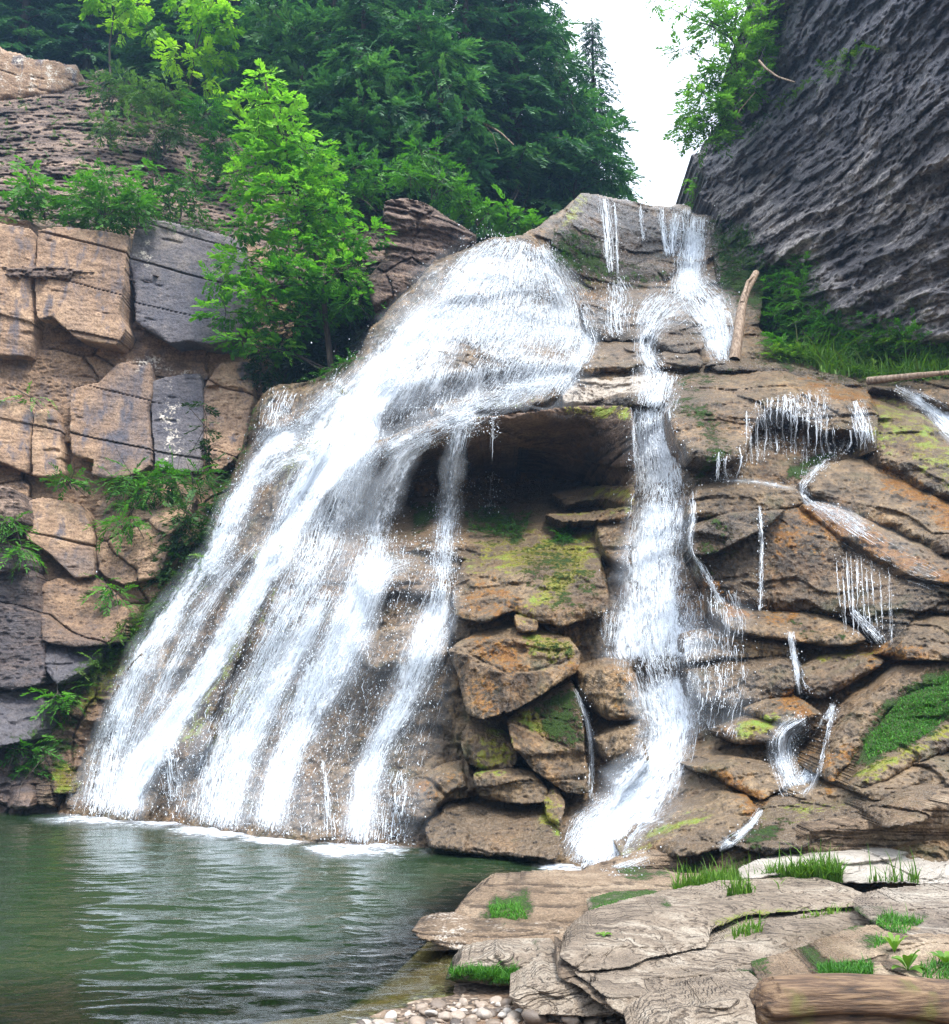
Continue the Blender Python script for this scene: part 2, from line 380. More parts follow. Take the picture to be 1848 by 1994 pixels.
def d_cliff(P, U, V):
    s = P[..., 0] * .93 + P[..., 1] * .35; z = P[..., 2] + .12 * (s)
    w = fbm(P * .6, 3, 21)
    idr, e, r2 = cells(np.stack([s * .42 + .25 * w, z * .5 + .2 * fbm(P * .5, 2, 22)], -1), 7)
    d = .45 * (idr - .5) - .15 * (1 - sstep(0, .03, e))
    fl = sstep(-.05, .3, fbm(P * np.array([.35, .35, .8]), 3, 25))
    d = d + (.12 + fl) * (.13 * strata(P + .1, 3.2, .3, .3, 8) + .09 * strata(P, 8, .35, .15, 9) + .09 * fbm(P * np.array([2.5, 2.5, 9]), 3, 26, .6, True))
    return d + .14 * fbm(P * 1.3, 4, 27) + .05 * fbm(P * np.array([7, 7, 12]), 2, 28, .6, True)
def d_block(P, U, V):
    s = P[..., 0] * .93 + P[..., 1] * .35
    d = .05 * fbm(P * .9, 3, 31) + .018 * fbm(P * np.array([3, 3, 9]), 3, 32)
    z = P[..., 2] + .16 * s + .06 * fbm(P * .7, 2, 33)
    i = np.floor(z / 1.35); f = z / 1.35 - i
    broke = sstep(-.2, .1, vnoise(np.stack([s * .35, i * 5.1, 0 * s], -1), 34))
    d = d - .12 * broke * (1 - sstep(0, .028, np.minimum(f, 1 - f))) + .03 * fbm(P * np.array([4, 4, 10]), 3, 37, .65, True)
    d = d + .05 * vnoise(np.stack([i * 3.3, 0 * i, 0 * i + 2], -1), 36)
    return d - .06 * sstep(.35, .5, fbm(P * np.array([1.2, 1.2, 4]), 3, 35))
def d_slope(P, U, V):
    Q = rot(P, .0, .08 + 0); d = .10 * strata(Q, 2.6, .25, .9, 13) + .08 * strata(Q, 7, .3, .7, 11) + .35 * fbm(P * .45, 3, 41)
    for fx, fz, am, sd_ in ((1.1, 2.6, .34, 21), (2.6, 7, .22, 22)):
        idr, e, r2 = cells(np.stack([Q[..., 0] * fx + .6 * fbm(P * fx * .8, 2, 45 + sd_), Q[..., 2] * fz + .7 * fbm(P * fx, 2, 46 + sd_)], -1), sd_); d = d + am * (idr - .5) * sstep(0, .16, e)
    return d + .16 * fbm(P * np.array([3, 3, 8]), 3, 42, .6, True)
def d_right(P, U, V):
    Q = rot(P, .12, .0); low = sstep(9, 13, P[..., 2] + .5 * (P[..., 0] - 8)) 
    d = (.16 + .26 * low) * strata(Q, .85, .22, .7, 14) + (.12 + .10 * low) * strata(Q, 2.7, .25, .4, 15) + .06 * strata(Q, 7, .3, .2, 16)
    d = d + .12 * fbm(Q * np.array([1.1, 1.1, 2.6]), 3, 51, .6, True) + .35 * fbm(P * .3, 2, 52)
    g = Q[..., 0] * .5 + Q[..., 1]
    for fx, fz, am, sd_ in ((.7, 1.6, .34, 15), (1.9, 4.2, .20, 17), (4.5, 9.5, .11, 18)):
        idr, e, r2 = cells(np.stack([g * fx + .5 * fbm(P * fx * .8, 2, 55 + sd_), Q[..., 2] * fz + .5 * fbm(P * fx, 2, 56 + sd_)], -1), sd_); d = d + am * (idr - .5 + .5 * (r2 - .5)) * sstep(0, .16, e)
    return d + .04 * fbm(Q * np.array([8, 8, 15]), 2, 54, .6, True)
def d_slab(P, U, V):
    idr, e, r2 = cells(np.stack([P[..., 0] * 1.5 + .5 * fbm(P * 1.6, 2, 64), P[..., 1] * 1.1 + .5 * fbm(P * 1.6, 2, 65)], -1), 19)
    pl = .05 * (idr - .5) * sstep(0, .05, e) - .02 * (1 - sstep(0, .03, e))
    Q = rot(P, -.12, .10)
    return pl + .07 * strata(Q, 9, .25, .10, 17) + .03 * strata(Q, 27, .35, .05, 18) + .05 * fbm(P * 2.2, 3, 61) + .02 * fbm(Q * np.array([5, 2.2, 22]), 3, 62, .6, True) + .006 * fbm(P * np.array([30, 14, 40]), 2, 63)
def d_bank(P, U, V):
    return .05 * fbm(P * 1.6, 3, 71) + .02 * fbm(P * 9, 3, 72)

# ------------------------------------------------------------------ stone materials
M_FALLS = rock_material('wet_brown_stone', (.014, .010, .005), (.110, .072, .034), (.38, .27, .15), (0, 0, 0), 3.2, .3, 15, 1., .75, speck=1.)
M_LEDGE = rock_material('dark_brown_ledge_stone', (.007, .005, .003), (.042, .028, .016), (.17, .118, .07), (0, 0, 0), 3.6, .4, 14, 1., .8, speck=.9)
M_CLIFF = rock_material('tan_cliff_stone', (.07, .048, .036), (.27, .175, .11), (.47, .31, .19), (0, .1, 0), 4.5, .5, 18, .9, .0, rstreak=.4, speck=.7)
M_BLOCK = rock_material('smooth_tan_cliff_stone', (.13, .085, .058), (.30, .195, .125), (.47, .32, .205), (0, .1, 0), 2.4, .4, 18, .7, .0, rstreak=.95, speck=.6)
M_GREYB = rock_material('grey_stained_cliff_stone', (.06, .055, .065), (.145, .13, .135), (.30, .25, .21), (0, .1, 0), 2.4, .35, 18, .7, .0, rstreak=.7, speck=.6)
M_SHALE = rock_material('crumbling_shale', (.018, .013, .012), (.115, .08, .065), (.36, .255, .185), (0, .05, 0), 7, .7, 14, 1., .0, speck=.9)
M_RIGHT = rock_material('dark_purple_grey_shale', (.014, .013, .018), (.12, .108, .11), (.50, .455, .42), (.12, 0, 0), 5.0, .6, 10, 1., .25, speck=.95)
M_SLAB = rock_material('pale_layered_stone', (.10, .075, .055), (.34, .27, .20), (.64, .56, .45), (-.12, .10, 0), 26, .6, 60, .9, .0, speck=.5, lines=95)
M_OVER = rock_material('brown_overhang_stone', (.03, .018, .011), (.13, .08, .05), (.27, .18, .12), (0, .02, 0), 5, .55, 18, .9, .25, speck=.7, lines=3.2)
M_EDGE = rock_material('thin_layered_edge_stone', (.05, .036, .026), (.26, .19, .13), (.6, .5, .38), (-.12, .10, 0), 40, .8, 60, 1., .0, speck=.6, lines=26)
M_BANK = rock_material('brown_bank_stone', (.075, .05, .03), (.25, .175, .11), (.47, .37, .26), (0, 0, 0), 5, .4, 40, .9, .15, speck=.7, lines=16)

# ------------------------------------------------------------------ growth and stains
paint('moss', [(1075,470),(1110,450),(1150,470),(1200,520),(1290,540),(1200,556),(1110,540),(1078,520)], .75, 22)
paint('algae', [(1100,420),(1135,378),(1150,380),(1120,425),(1090,450)], .9, 8)
paint('algae', [(1100,540),(1190,545),(1180,560),(1110,560)], .6, 8)
paint('moss', [(1390,420),(1440,440),(1500,510),(1560,560),(1560,660),(1440,600),(1400,560)], .75, 22)
paint('moss', [(1480,560),(1570,520),(1640,640),(1760,700),(1760,740),(1600,730),(1480,690)], .8, 22)
paint('moss', [(1310,770),(1350,760),(1400,800),(1420,880),(1400,930),(1360,930),(1380,860)], .66, 18)
paint('moss', [(1540,905),(1590,880),(1630,885),(1600,900),(1560,925),(1530,935)], 1, 8)
paint('moss', [(1380,1010),(1410,1010),(1410,1080),(1400,1130),(1370,1110)], .5, 14)
paint('algae', [(1720,760),(1800,810),(1900,920),(1900,1000),(1790,900),(1700,850)], .55, 26)
paint('ochre', [(1560,730),(1680,750),(1720,800),(1640,790),(1560,760)], .75, 18)
paint('ochre', [(1720,910),(1800,950),(1900,1010),(1900,1060),(1800,1000),(1720,950)], .9, 14)
paint('ochre', [(1560,985),(1610,980),(1700,1040),(1800,1095),(1900,1130),(1900,1150),(1780,1120),(1660,1060),(1590,1040),(1600,1080),(1560,1030)], .95, 16)
paint('ochre', [(1365,1110),(1400,1130),(1430,1180),(1520,1190),(1590,1200),(1500,1210),(1420,1200),(1370,1150)], .85, 14)
paint('ochre', [(1660,1260),(1800,1260),(1800,1285),(1680,1300)], .8, 12)
paint('moss', [(1540,1210),(1600,1235),(1640,1240),(1560,1235)], .9, 7)
paint('algae', [(1580,1275),(1690,1270),(1710,1280),(1600,1290)], .8, 7)
paint('moss', [(1655,1500),(1690,1420),(1750,1345),(1810,1320),(1860,1300),(1900,1300),(1900,1370),(1860,1390),(1790,1440),(1700,1480)], 1., 14)
paint('algae', [(1660,1510),(1700,1480),(1790,1440),(1900,1370),(1900,1410),(1780,1470),(1690,1520)], .8, 12)
paint('ochre', [(1490,1360),(1540,1340),(1580,1390),(1570,1410),(1500,1380)], .85, 12)
paint('ochre', [(1390,1500),(1430,1520),(1490,1560),(1480,1590),(1430,1560)], .8, 12)
paint('algae', [(1210,1660),(1250,1620),(1330,1590),(1400,1570),(1370,1600),(1280,1630),(1240,1665)], .7, 10)
paint('ochre', [(1600,1470),(1680,1440),(1690,1500),(1600,1550)], .6, 16)
paint('ochre', [(1180,1290),(1230,1290),(1250,1390),(1190,1400)], .35, 20)
paint('ochre', [(1340,1230),(1420,1225),(1450,1260),(1360,1280)], .45, 16)
paint('ochre', [(1100,1240),(1140,1260),(1120,1330),(1080,1310)], .5, 14)
paint('ochre', [(1480,1000),(1560,1000),(1580,1060),(1520,1080)], .55, 20)
paint('moss', [(1300,740),(1360,720),(1440,710),(1380,760),(1330,800)], .45, 18)
paint('moss', [(1350,1060),(1420,1020),(1440,1060),(1380,1120)], .5, 18)
paint('algae', [(1420,1395),(1520,1400),(1510,1430),(1440,1440)], .7, 12)
paint('algae', [(1480,1590),(1560,1560),(1640,1570),(1560,1600),(1470,1640)], .4, 14)
paint('moss', [(1430,1640),(1480,1600),(1540,1590),(1500,1650)], .55, 14)
paint('ochre', [(780,1540),(850,1500),(910,1490),(900,1540),(820,1580)], .35, 18)
paint('algae', [(920,1060),(1000,1020),(1060,1030),(1000,1080),(930,1110)], .7, 18)
paint('moss', [(1000,1070),(1100,1060),(1150,1100),(1100,1150),(1030,1140)], .55, 20)
paint('ochre', [(900,1130),(980,1110),(1040,1190),(960,1210),(900,1190)], .45, 20)
# centre column
paint('moss', [(905,1010),(960,990),(1030,1010),(1010,1060),(930,1045)], .8, 16)
paint('moss', [(1075,1050),(1090,1030),(1120,1025),(1115,1060),(1080,1062)], 1.1, 7)
paint('algae', [(960,1070),(1060,1045),(1150,1035),(1165,1070),(1150,1140),(1090,1180),(1020,1200),(1050,1120),(980,1110)], .85, 20)
paint('moss', [(1080,1130),(1150,1090),(1165,1150),(1110,1190),(1060,1180)], .5, 20)
paint('moss', [(800,990),(850,980),(850,1010),(810,1035)], .95, 10)
paint('ochre', [(990,1240),(1040,1300),(1000,1320),(960,1290),(900,1240)], .75, 16)
paint('algae', [(1030,1235),(1110,1245),(1125,1275),(1060,1300),(1040,1270)], .75, 12)
paint('moss', [(1040,1250),(1110,1250),(1120,1275),(1060,1295)], .45, 12)
paint('ochre', [(890,1320),(980,1330),(985,1390),(930,1400)], .55, 16)
paint('moss', [(1040,1380),(1080,1350),(1120,1340),(1130,1420),(1125,1460),(1070,1440),(1050,1410)], .85, 12)
paint('algae', [(1000,1400),(1060,1370),(1060,1400),(1070,1440),(1010,1405)], .85, 10)
paint('algae', [(930,1420),(990,1430),(990,1500),(930,1500)], .7, 16)
paint('algae', [(1060,1540),(1090,1550),(1090,1620),(1060,1600)], .8, 10)
paint('algae', [(1130,950),(1230,945),(1232,980),(1170,968)], .75, 8)
paint('algae', [(1090,795),(1228,790),(1228,815),(1100,812)], .75, 7)
paint('algae', [(930,780),(1010,770),(1060,745),(1040,790),(930,810)], .35, 10)
paint('algae', [(1060,1000),(1225,985),(1225,1000),(1170,1005)], .6, 6)
# falls face
paint('algae', [(530,950),(570,920),(640,850),(700,760),(660,760),(600,850),(540,920)], .75, 12)
paint('algae', [(440,1250),(500,1090),(540,1040),(580,1060),(520,1180),(440,1310),(360,1450),(330,1450)], .7, 20)
paint('algae', [(400,1440),(470,1330),(520,1290),(540,1310),(470,1440),(420,1470)], .5, 20)
paint('moss', [(420,940),(480,870),(500,800),(440,980),(410,1080),(330,1140),(300,1120),(380,1040)], .9, 18)
paint('moss', [(300,1160),(360,1120),(420,1100),(330,1200),(250,1280),(180,1330),(150,1310),(230,1220)], .8, 16)
paint('algae', [(280,1210),(380,1130),(420,1110),(330,1210),(240,1310),(170,1390),(140,1380),(200,1300)], .75, 12)
paint('moss', [(110,1330),(180,1310),(150,1400),(140,1480),(100,1490),(20,1500),(20,1450),(90,1400)], .6, 22)
paint('algae', [(95,1490),(150,1490),(160,1540),(110,1560)], .7, 10)
# cliffs
paint('stain', [(256,560),(275,470),(330,490),(400,500),(430,560),(440,640),(380,668),(270,640)], .95, 30)
paint('stain', [(262,470),(330,470),(350,660),(270,640)], .5, 30)
paint('stain', [(130,560),(160,540),(170,660),(140,650)], .35, 20)
paint('stain', [(205,480),(240,470),(236,560),(210,600)], .4, 20)
paint('stain', [(225,715),(290,705),(296,760),(293,900),(200,925),(215,840),(240,800),(180,830),(190,780)], .95, 24)
paint('stain', [(296,740),(390,740),(390,900),(300,900)], .85, 24)
paint('pale', [(318,760),(345,760),(350,900),(325,900)], .5, 14)
paint('stain', [(95,1075),(180,1070),(180,1125),(110,1120)], .7, 10)
paint('pale', [(265,480),(290,470),(290,510),(262,520)], .5, 12)
paint('pale', [(240,690),(330,700),(390,730),(330,740),(250,720)], .35, 14)
paint('moss', [(540,680),(700,690),(660,730),(580,750),(500,740)], .8, 16)
paint('moss', [(1430,250),(1560,180),(1650,110),(1660,130),(1560,210),(1480,270),(1440,330)], .3, 16)
paint('stain', [(1345,300),(1445,190),(1500,60),(1560,-110),(1950,-110),(1950,150),(1780,190),(1640,260),(1500,340),(1400,380)], 1.1, 60)
paint('stain', [(-98,1060),(60,1080),(100,1250),(190,1240),(180,1330),(100,1390),(80,1600),(-98,1600)], .8, 30)
paint('wet', [(-98,1100),(200,1100),(260,1250),(170,1600),(-98,1600)], .7, 30)
# bank and foreground
paint('moss', [(1210,1690),(1290,1695),(1360,1680),(1350,1700),(1280,1712),(1210,1705)], .75, 8)
paint('moss', [(960,1740),(1030,1740),(1035,1790),(980,1800),(935,1795)], .8, 10)
paint('moss', [(1150,1755),(1180,1740),(1300,1745),(1300,1765),(1200,1770),(1150,1785)], .9, 7)
paint('moss', [(870,1890),(900,1885),(1020,1890),(1015,1915),(960,1922),(880,1912)], 1.1, 8)
paint('moss', [(1020,1830),(1070,1820),(1090,1840),(1050,1855)], .6, 8)
paint('algae', [(1380,1800),(1480,1770),(1560,1770),(1480,1800),(1400,1830)], .55, 8)
paint('moss', [(1440,1890),(1500,1880),(1520,1910),(1460,1920)], .7, 8)
paint('moss', [(1590,1880),(1700,1875),(1700,1900),(1600,1905)], .8, 8)
paint('moss', [(1680,1810),(1720,1770),(1800,1790),(1740,1830),(1690,1850)], .7, 10)
paint('moss', [(1500,1655),(1560,1655),(1560,1672),(1510,1675)], .8, 6)
paint('wet', [(1480,1830),(1600,1800),(1700,1800),(1660,1880),(1560,1900)], .8, 16)

# ------------------------------------------------------------------ the large masses
def big(name, poly, surf, mat, disp, thick=3, **k):
    return rock(name, [dict(poly=poly, off=0, R=k.pop('R', .4))], surf, mat, thick, disp, k.pop('jit', 6), kind='structure', **k)
big('cliff', [(1345,300),(1375,270),(1420,212),(1445,190),(1480,120),(1502,60),(1490,0),(1500,-110),(1950,-110),(1950,775),(1848,760),(1700,740),(1480,700),(1400,600),(1395,420),(1360,372),(1374,352),(1345,325)], CLIFFR, M_RIGHT, d_right, 6, R=.5, seed=2, jit=12)
big('hillside', [(-98,175),(0,190),(160,160),(200,130),(330,200),(470,280),(560,360),(760,400),(780,520),(700,600),(560,560),(-98,520)], SLOPE, M_SHALE, d_slope, 4, seed=3)
big('cliff', [(-98,85),(0,92),(60,110),(148,128),(165,165),(110,187),(0,198),(-98,205)], Surf([(0,100,34.6),(150,140,35.6),(0,190,34.3)]), M_BLOCK, d_block, 3, seed=4, default={'pale': .25})
big('cliff', [(-98,428),(80,440),(250,445),(430,462),(540,490),(600,560),(560,700),(520,760),(500,830),(470,930),(430,1050),(340,1240),(250,1340),(190,1420),(170,1500),(180,1600),(-98,1610)], CLIFFL, M_CLIFF, d_cliff, 4, seed=5)
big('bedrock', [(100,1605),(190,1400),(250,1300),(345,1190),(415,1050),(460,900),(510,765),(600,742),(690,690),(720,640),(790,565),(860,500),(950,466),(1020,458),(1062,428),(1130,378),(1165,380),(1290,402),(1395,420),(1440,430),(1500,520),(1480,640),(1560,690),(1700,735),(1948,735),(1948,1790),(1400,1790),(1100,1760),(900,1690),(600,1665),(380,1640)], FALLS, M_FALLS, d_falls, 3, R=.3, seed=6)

big('cliff', [(470,560),(600,520),(760,500),(840,520),(780,700),(700,780),(480,790)], Surf([(600,600,28.6)]), M_SHALE, d_cliff, 3, seed=7)
# ------------------------------------------------------------------ blocks and boulders that can be told apart
def body(name, cat, label, poly, surf, off, R, tv=0, tu=0, mat=None, disp=d_boulder, thick=1.2, group=None, seed=0, more=None, jit=4, default=None, Rd=None, top=None):
    top = (.9 if surf is FALLS else 0) if top is None else top
    if surf is FALLS: R, off = R * .6, (max(.35, off * .85 - .2) if off < 1.8 else off)
    f = [dict(poly=poly, off=off, R=R, tv=tv * (.5 if top else 1), tu=tu, top=top)]
    if Rd is not None: f[0]['Rd'] = Rd
    for m in more or []: f.append(dict(dict(R=R), **m)); f[-1]['R'] *= .6 if surf is FALLS else 1
    return rock(name, f, surf, mat or M_FALLS, thick, disp, jit, label=label, cat=cat, group=group, seed=seed or len(bpy.data.objects), default=default)
B = lambda label, poly, off, R, tv=0, tu=0, **k: body('rock_block', 'rock block', label, poly, CLIFFL, off * 1.15, R * .45, tv, tu, k.pop('mat', M_BLOCK), k.pop('disp', d_block), group='joint-bounded blocks of the left cliff', jit=2.4, **k)
B('tan cliff block at the left edge just below the shale slope', [(-95,432),(60,445),(72,470),(68,500),(62,560),(66,640),(58,695),(0,690),(-95,690)], .45, .18)
B('smooth tan upright cliff block beside the grey stained one', [(74,449),(130,440),(250,457),(246,500),(242,560),(234,610),(246,640),(228,672),(195,668),(150,660),(128,640),(100,617),(72,620),(66,560),(70,500)], .75, .25, tu=.25)
B('grey block with dark blue stains behind the bright tree', [(265,440),(285,429),(320,430),(440,458),(480,480),(490,620),(455,662),(415,672),(370,664),(330,670),(290,645),(262,625),(262,570),(254,530),(248,510),(258,470)], .95, .3, tu=.35, mat=M_GREYB)
B('low tan block at the left edge beside a deep crack', [(-95,768),(62,788),(60,860),(52,922),(0,902),(-95,890)], .3, .15)
B('narrow tan block between two dark vertical cracks', [(66,800),(110,796),(120,840),(118,922),(62,925)], .3, .15)
B('big block with a tan top left and dark streaked right half', [(137,760),(190,745),(230,706),(292,704),(298,770),(290,800),(293,905),(235,932),(178,925),(180,895),(137,885)], .45, .2)
B('grey block with pale vertical water streaks', [(296,742),(390,728),(396,800),(390,920),(302,905)], .38, .2, mat=M_GREYB)
B('reddish broken column next to the leftmost cascade', [(396,755),(428,706),(490,704),(495,780),(470,880),(415,925),(396,850)], .5, .3, disp=d_cliff)
B('tan slab over a dark stained base low on the cliff', [(45,982),(80,968),(160,985),(182,1040),(184,1120),(145,1127),(95,1077),(50,1050)], .4, .2)
B('brown jointed block under the ferny shelf', [(188,975),(250,985),(300,1000),(335,1040),(312,1120),(240,1140),(190,1110)], .5, .25, disp=d_cliff, mat=M_CLIFF)
B('tilted brown slab ending at the mossy gully', [(282,1000),(330,985),(388,960),(360,1010),(330,1040),(300,1030)], .6, .2, tv=.2, mat=M_CLIFF)
B('grey layered slab low on the cliff beside grass', [(78,1140),(110,1125),(190,1120),(250,1185),(235,1250),(150,1262),(80,1245)], .55, .3, tv=.3, mat=M_CLIFF, disp=d_cliff)
B('dark brown wall of rock at the left edge above the pool', [(-95,1080),(40,1100),(72,1120),(92,1250),(78,1335),(-95,1345)], .6, .3, mat=M_SHALE, disp=d_cliff)
B('smooth grey slab pointing down at the left edge of the falls', [(72,1272),(120,1235),(205,1230),(190,1290),(112,1335)], .65, .25, tv=.3, mat=M_GREYB, disp=d_boulder)
B('grey rounded slab just above the pool edge', [(-95,1352),(60,1342),(100,1372),(62,1440),(-95,1465)], .7, .3, tv=.3, mat=M_GREYB, disp=d_boulder)
B('black rounded overhang at the left edge', [(-95,950),(20,945),(44,985),(40,1020),(0,1030),(-95,1040)], .9, .35, mat=M_SHALE, disp=d_cliff)
B('dark ledge below the overhang at the left edge', [(-95,1065),(30,1060),(44,1085),(40,1110),(-95,1120)], .9, .25, mat=M_SHALE, disp=d_cliff)
for i, (pl, lb) in enumerate([([(95,1500),(130,1492),(152,1515),(140,1545),(105,1545)], 'yellow mossy boulder at the left end of the falls'), ([(70,1530),(100,1522),(122,1545),(112,1572),(75,1572)], 'brown boulder at the waterline left of the falls'),
        ([(18,1530),(55,1525),(68,1552),(55,1576),(15,1575)], 'flat dark boulder in the left pool corner'), ([(128,1540),(158,1535),(172,1560),(160,1585),(130,1580)], 'mossy boulder touching the leftmost cascade foot'), ([(10,1450),(52,1445),(62,1475),(40,1495),(8,1490)], 'square block on the left bank above the pool')]):
    body('boulder', 'boulder', lb, pl, CLIFFL, .5, .45, .15, 0, M_CLIFF if i in (2, 4) else M_BANK, group='boulders at the pool edge')
body('rock_ledge', 'rock ledge', 'dark square ledge of layered rock on the wooded rim left of the crest', [(745,398),(790,384),(830,396),(872,422),(930,458),(905,480),(860,502),(830,530),(800,560),(760,582),(725,600),(718,540),(748,500),(745,450)], Surf([(740,400,25.2),(930,460,26.4),(720,600,24)]), 0, .35, mat=M_SHALE, disp=d_cliff, thick=4, more=[dict(poly=[(748,392),(792,384),(832,398),(925,458),(905,470),(830,445),(748,450)], off=.35, R=.2)])

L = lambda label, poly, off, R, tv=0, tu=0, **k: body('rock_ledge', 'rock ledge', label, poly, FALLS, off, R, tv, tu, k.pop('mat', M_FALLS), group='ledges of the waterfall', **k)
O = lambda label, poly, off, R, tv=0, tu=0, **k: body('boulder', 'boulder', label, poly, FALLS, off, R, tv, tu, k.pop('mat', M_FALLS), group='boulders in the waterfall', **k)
# crest and upper tiers
L('black mossy rock wall under the thin crest drips', [(1072,470),(1100,420),(1132,376),(1166,379),(1292,401),(1335,412),(1322,520),(1292,548),(1200,556),(1110,542),(1076,522)], .7, .25, tv=-.3, mat=M_LEDGE, thick=2, top=.15)
L('dark mossy wall right of the top fall', [(1388,410),(1440,432),(1502,510),(1520,560),(1470,575),(1400,562),(1386,480)], .5, .4, mat=M_LEDGE)
O('small round boulder on the crest against the sky', [(1300,408),(1310,397),(1328,394),(1345,404),(1345,420),(1300,420)], .5, .3)
L('brown square rock tier below the crest drips', [(1128,590),(1160,568),(1205,562),(1282,582),(1286,640),(1246,662),(1180,664),(1140,642)], .8, .35, tv=.2, mat=M_LEDGE)
L('grey step at the foot of the square tier', [(1120,690),(1160,668),(1205,657),(1250,667),(1258,718),(1125,724)], .8, .3, tv=.15)
O('dark boulder splitting the upper right cascade', [(1272,640),(1290,622),(1332,615),(1368,632),(1372,678),(1330,692),(1284,672)], 1.1, .3, mat=M_LEDGE, top=.4)
O('smooth brown boulder under the dark splitting one', [(1280,690),(1330,674),(1368,690),(1368,716),(1282,718)], .9, .4)
L('pale grey sloping ledge above the big overhang', [(1095,768),(1128,730),(1170,722),(1250,724),(1275,738),(1272,762),(1200,782),(1100,790)], .75, .3, tv=.35, default={'pale': .75})
L('thin brown slab lying on the overhang', [(1138,787),(1170,768),(1230,765),(1292,768),(1302,786),(1230,794)], 1.0, .22, mat=M_LEDGE)
# the overhang with the cave
L('massive brown overhang block above the black cave', [(905,826),(925,812),(1010,802),(1100,792),(1229,790),(1234,915),(1150,897),(1060,880),(990,866),(940,850),(905,856)], 2.3, .12, tv=-.10, mat=M_OVER, disp=d_block, thick=3.5, top=.25, more=[dict(poly=[(1000,868),(1060,872),(1150,880),(1234,890),(1234,925),(1150,905),(1070,890)], off=1.75, R=.15)])
L('mossy ledge inside the right end of the cave', [(1075,962),(1120,950),(1170,944),(1232,943),(1234,984),(1170,971),(1105,986)], 1.7, .25, tv=.15)
L('thin stone lip beneath the cave ledge', [(1060,1003),(1120,996),(1228,985),(1230,1008),(1170,1012),(1090,1016)], 1.7, .15)
L('flaky brown column beside the right cascade', [(1160,1015),(1226,995),(1232,1100),(1212,1110),(1172,1072)], 1.3, .3)
L('dark rock lip at the left end of the cave roof', [(820,832),(870,806),(920,800),(930,830),(880,850),(850,880),(825,870)], .9, .25, mat=M_LEDGE)
L('broken dripping lip where the torrent leaves the dome left of the cave', [(655,925),(690,885),(740,858),(800,830),(880,806),(925,800),(930,835),(890,862),(830,878),(790,905),(735,925),(700,968),(668,965)], 1.5, .3, tv=.15, thick=2.5)
L('rounded step across the upper dome', [(745,700),(800,672),(880,660),(980,655),(1080,662),(1130,690),(1120,712),(1040,716),(940,724),(850,742),(780,765),(735,752)], .75, .5, tv=.3)
L('rounded top tier of the dome under the crest', [(880,545),(930,505),(1010,490),(1070,505),(1105,560),(1090,585),(1010,580),(930,590),(870,590)], .55, .5, tv=.3)
L('sloping shelf below the dome left of the pale ledge', [(830,800),(900,770),(1000,748),(1075,745),(1090,775),(1010,800),(930,802),(860,826)], .7, .3, tv=.3)
L('rounded step half way down the central slide', [(690,1120),(730,1085),(800,1078),(868,1100),(872,1150),(830,1165),(770,1150),(715,1170)], .75, .4, tv=.4)
L('lower rounded step on the central slide', [(690,1240),(760,1195),(850,1190),(876,1230),(868,1290),(800,1300),(720,1310)], .6, .45, tv=.4)
L('ledge carrying the head of the leftmost cascade', [(505,772),(530,752),(600,744),(664,738),(668,765),(625,800),(590,830),(540,838),(500,835)], .7, .25, tv=.1)
L('yellowish rib between the leftmost cascade and the main torrent', [(530,965),(560,920),(610,860),(655,800),(672,800),(640,870),(600,930),(560,1000),(535,1030)], .5, .25)
L('golden brown rib between the two left slides', [(330,1470),(380,1370),(440,1260),(490,1130),(520,1060),(548,1060),(520,1160),(470,1280),(410,1400),(350,1520)], .35, .3)
L('brown step over the dripping alcove at the foot of the left slide', [(285,1470),(330,1420),(400,1390),(420,1430),(380,1500),(310,1500)], .7, .3)
# centre column of boulders
O('large sloping slab with yellow green algae below the cave', [(880,1140),(905,1085),(990,1055),(1060,1042),(1140,1030),(1166,1060),(1182,1120),(1192,1188),(1160,1202),(1090,1222),(1030,1207),(1000,1190),(940,1212),(886,1200)], 1.1, .35, tv=.55)
O('small split rock wedged under the algae slab', [(1000,1196),(1034,1186),(1050,1206),(1044,1230),(1008,1232)], 1.2, .2)
O('brown angular boulder with an orange top and green right shoulder', [(876,1262),(930,1232),(1025,1212),(1110,1240),(1132,1276),(1080,1300),(990,1322),(940,1290),(880,1268)], 1.2, .2, tv=.55, more=[dict(poly=[(874,1262),(930,1285),(992,1318),(990,1385),(942,1404),(908,1390),(888,1310)], off=1.3, tu=.35, R=.2), dict(poly=[(986,1318),(1080,1298),(1134,1272),(1120,1310),(1040,1362),(985,1392)], off=1.25, tu=-.35, R=.2)])
O('boulder with a bright green triangular face', [(985,1402),(1030,1370),(1112,1322),(1134,1360),(1138,1420),(1136,1470),(1060,1442),(1002,1412)], 1.15, .22, tv=.35, more=[dict(poly=[(985,1402),(1060,1440),(1140,1472),(1150,1545),(1102,1545),(1042,1502),(1000,1462)], off=.95, tu=-.2, R=.25)])
O('pale yellowish block under the green triangular face', [(900,1430),(915,1408),(985,1418),(1012,1462),(1000,1495),(950,1502),(905,1480)], 1.0, .2)
O('rounded green streaked boulder second from the pool', [(920,1506),(985,1490),(1040,1502),(1066,1536),(1060,1562),(1000,1568),(930,1552)], 1.15, .3)
O('dark brown boulder standing in the pool below the centre', [(826,1610),(862,1560),(930,1562),(1000,1578),(1060,1560),(1092,1620),(1088,1672),(1000,1672),(900,1662),(832,1652)], .9, .35, tv=.2, mat=M_LEDGE)
O('pinkish rounded boulder beside the spray foot', [(766,1545),(800,1515),(862,1488),(912,1480),(934,1548),(870,1565),(826,1602),(780,1592)], .8, .45)
O('mossy yellow stone between boulders near the pool', [(1056,1550),(1080,1535),(1100,1560),(1094,1610),(1066,1600)], 1.2, .25)
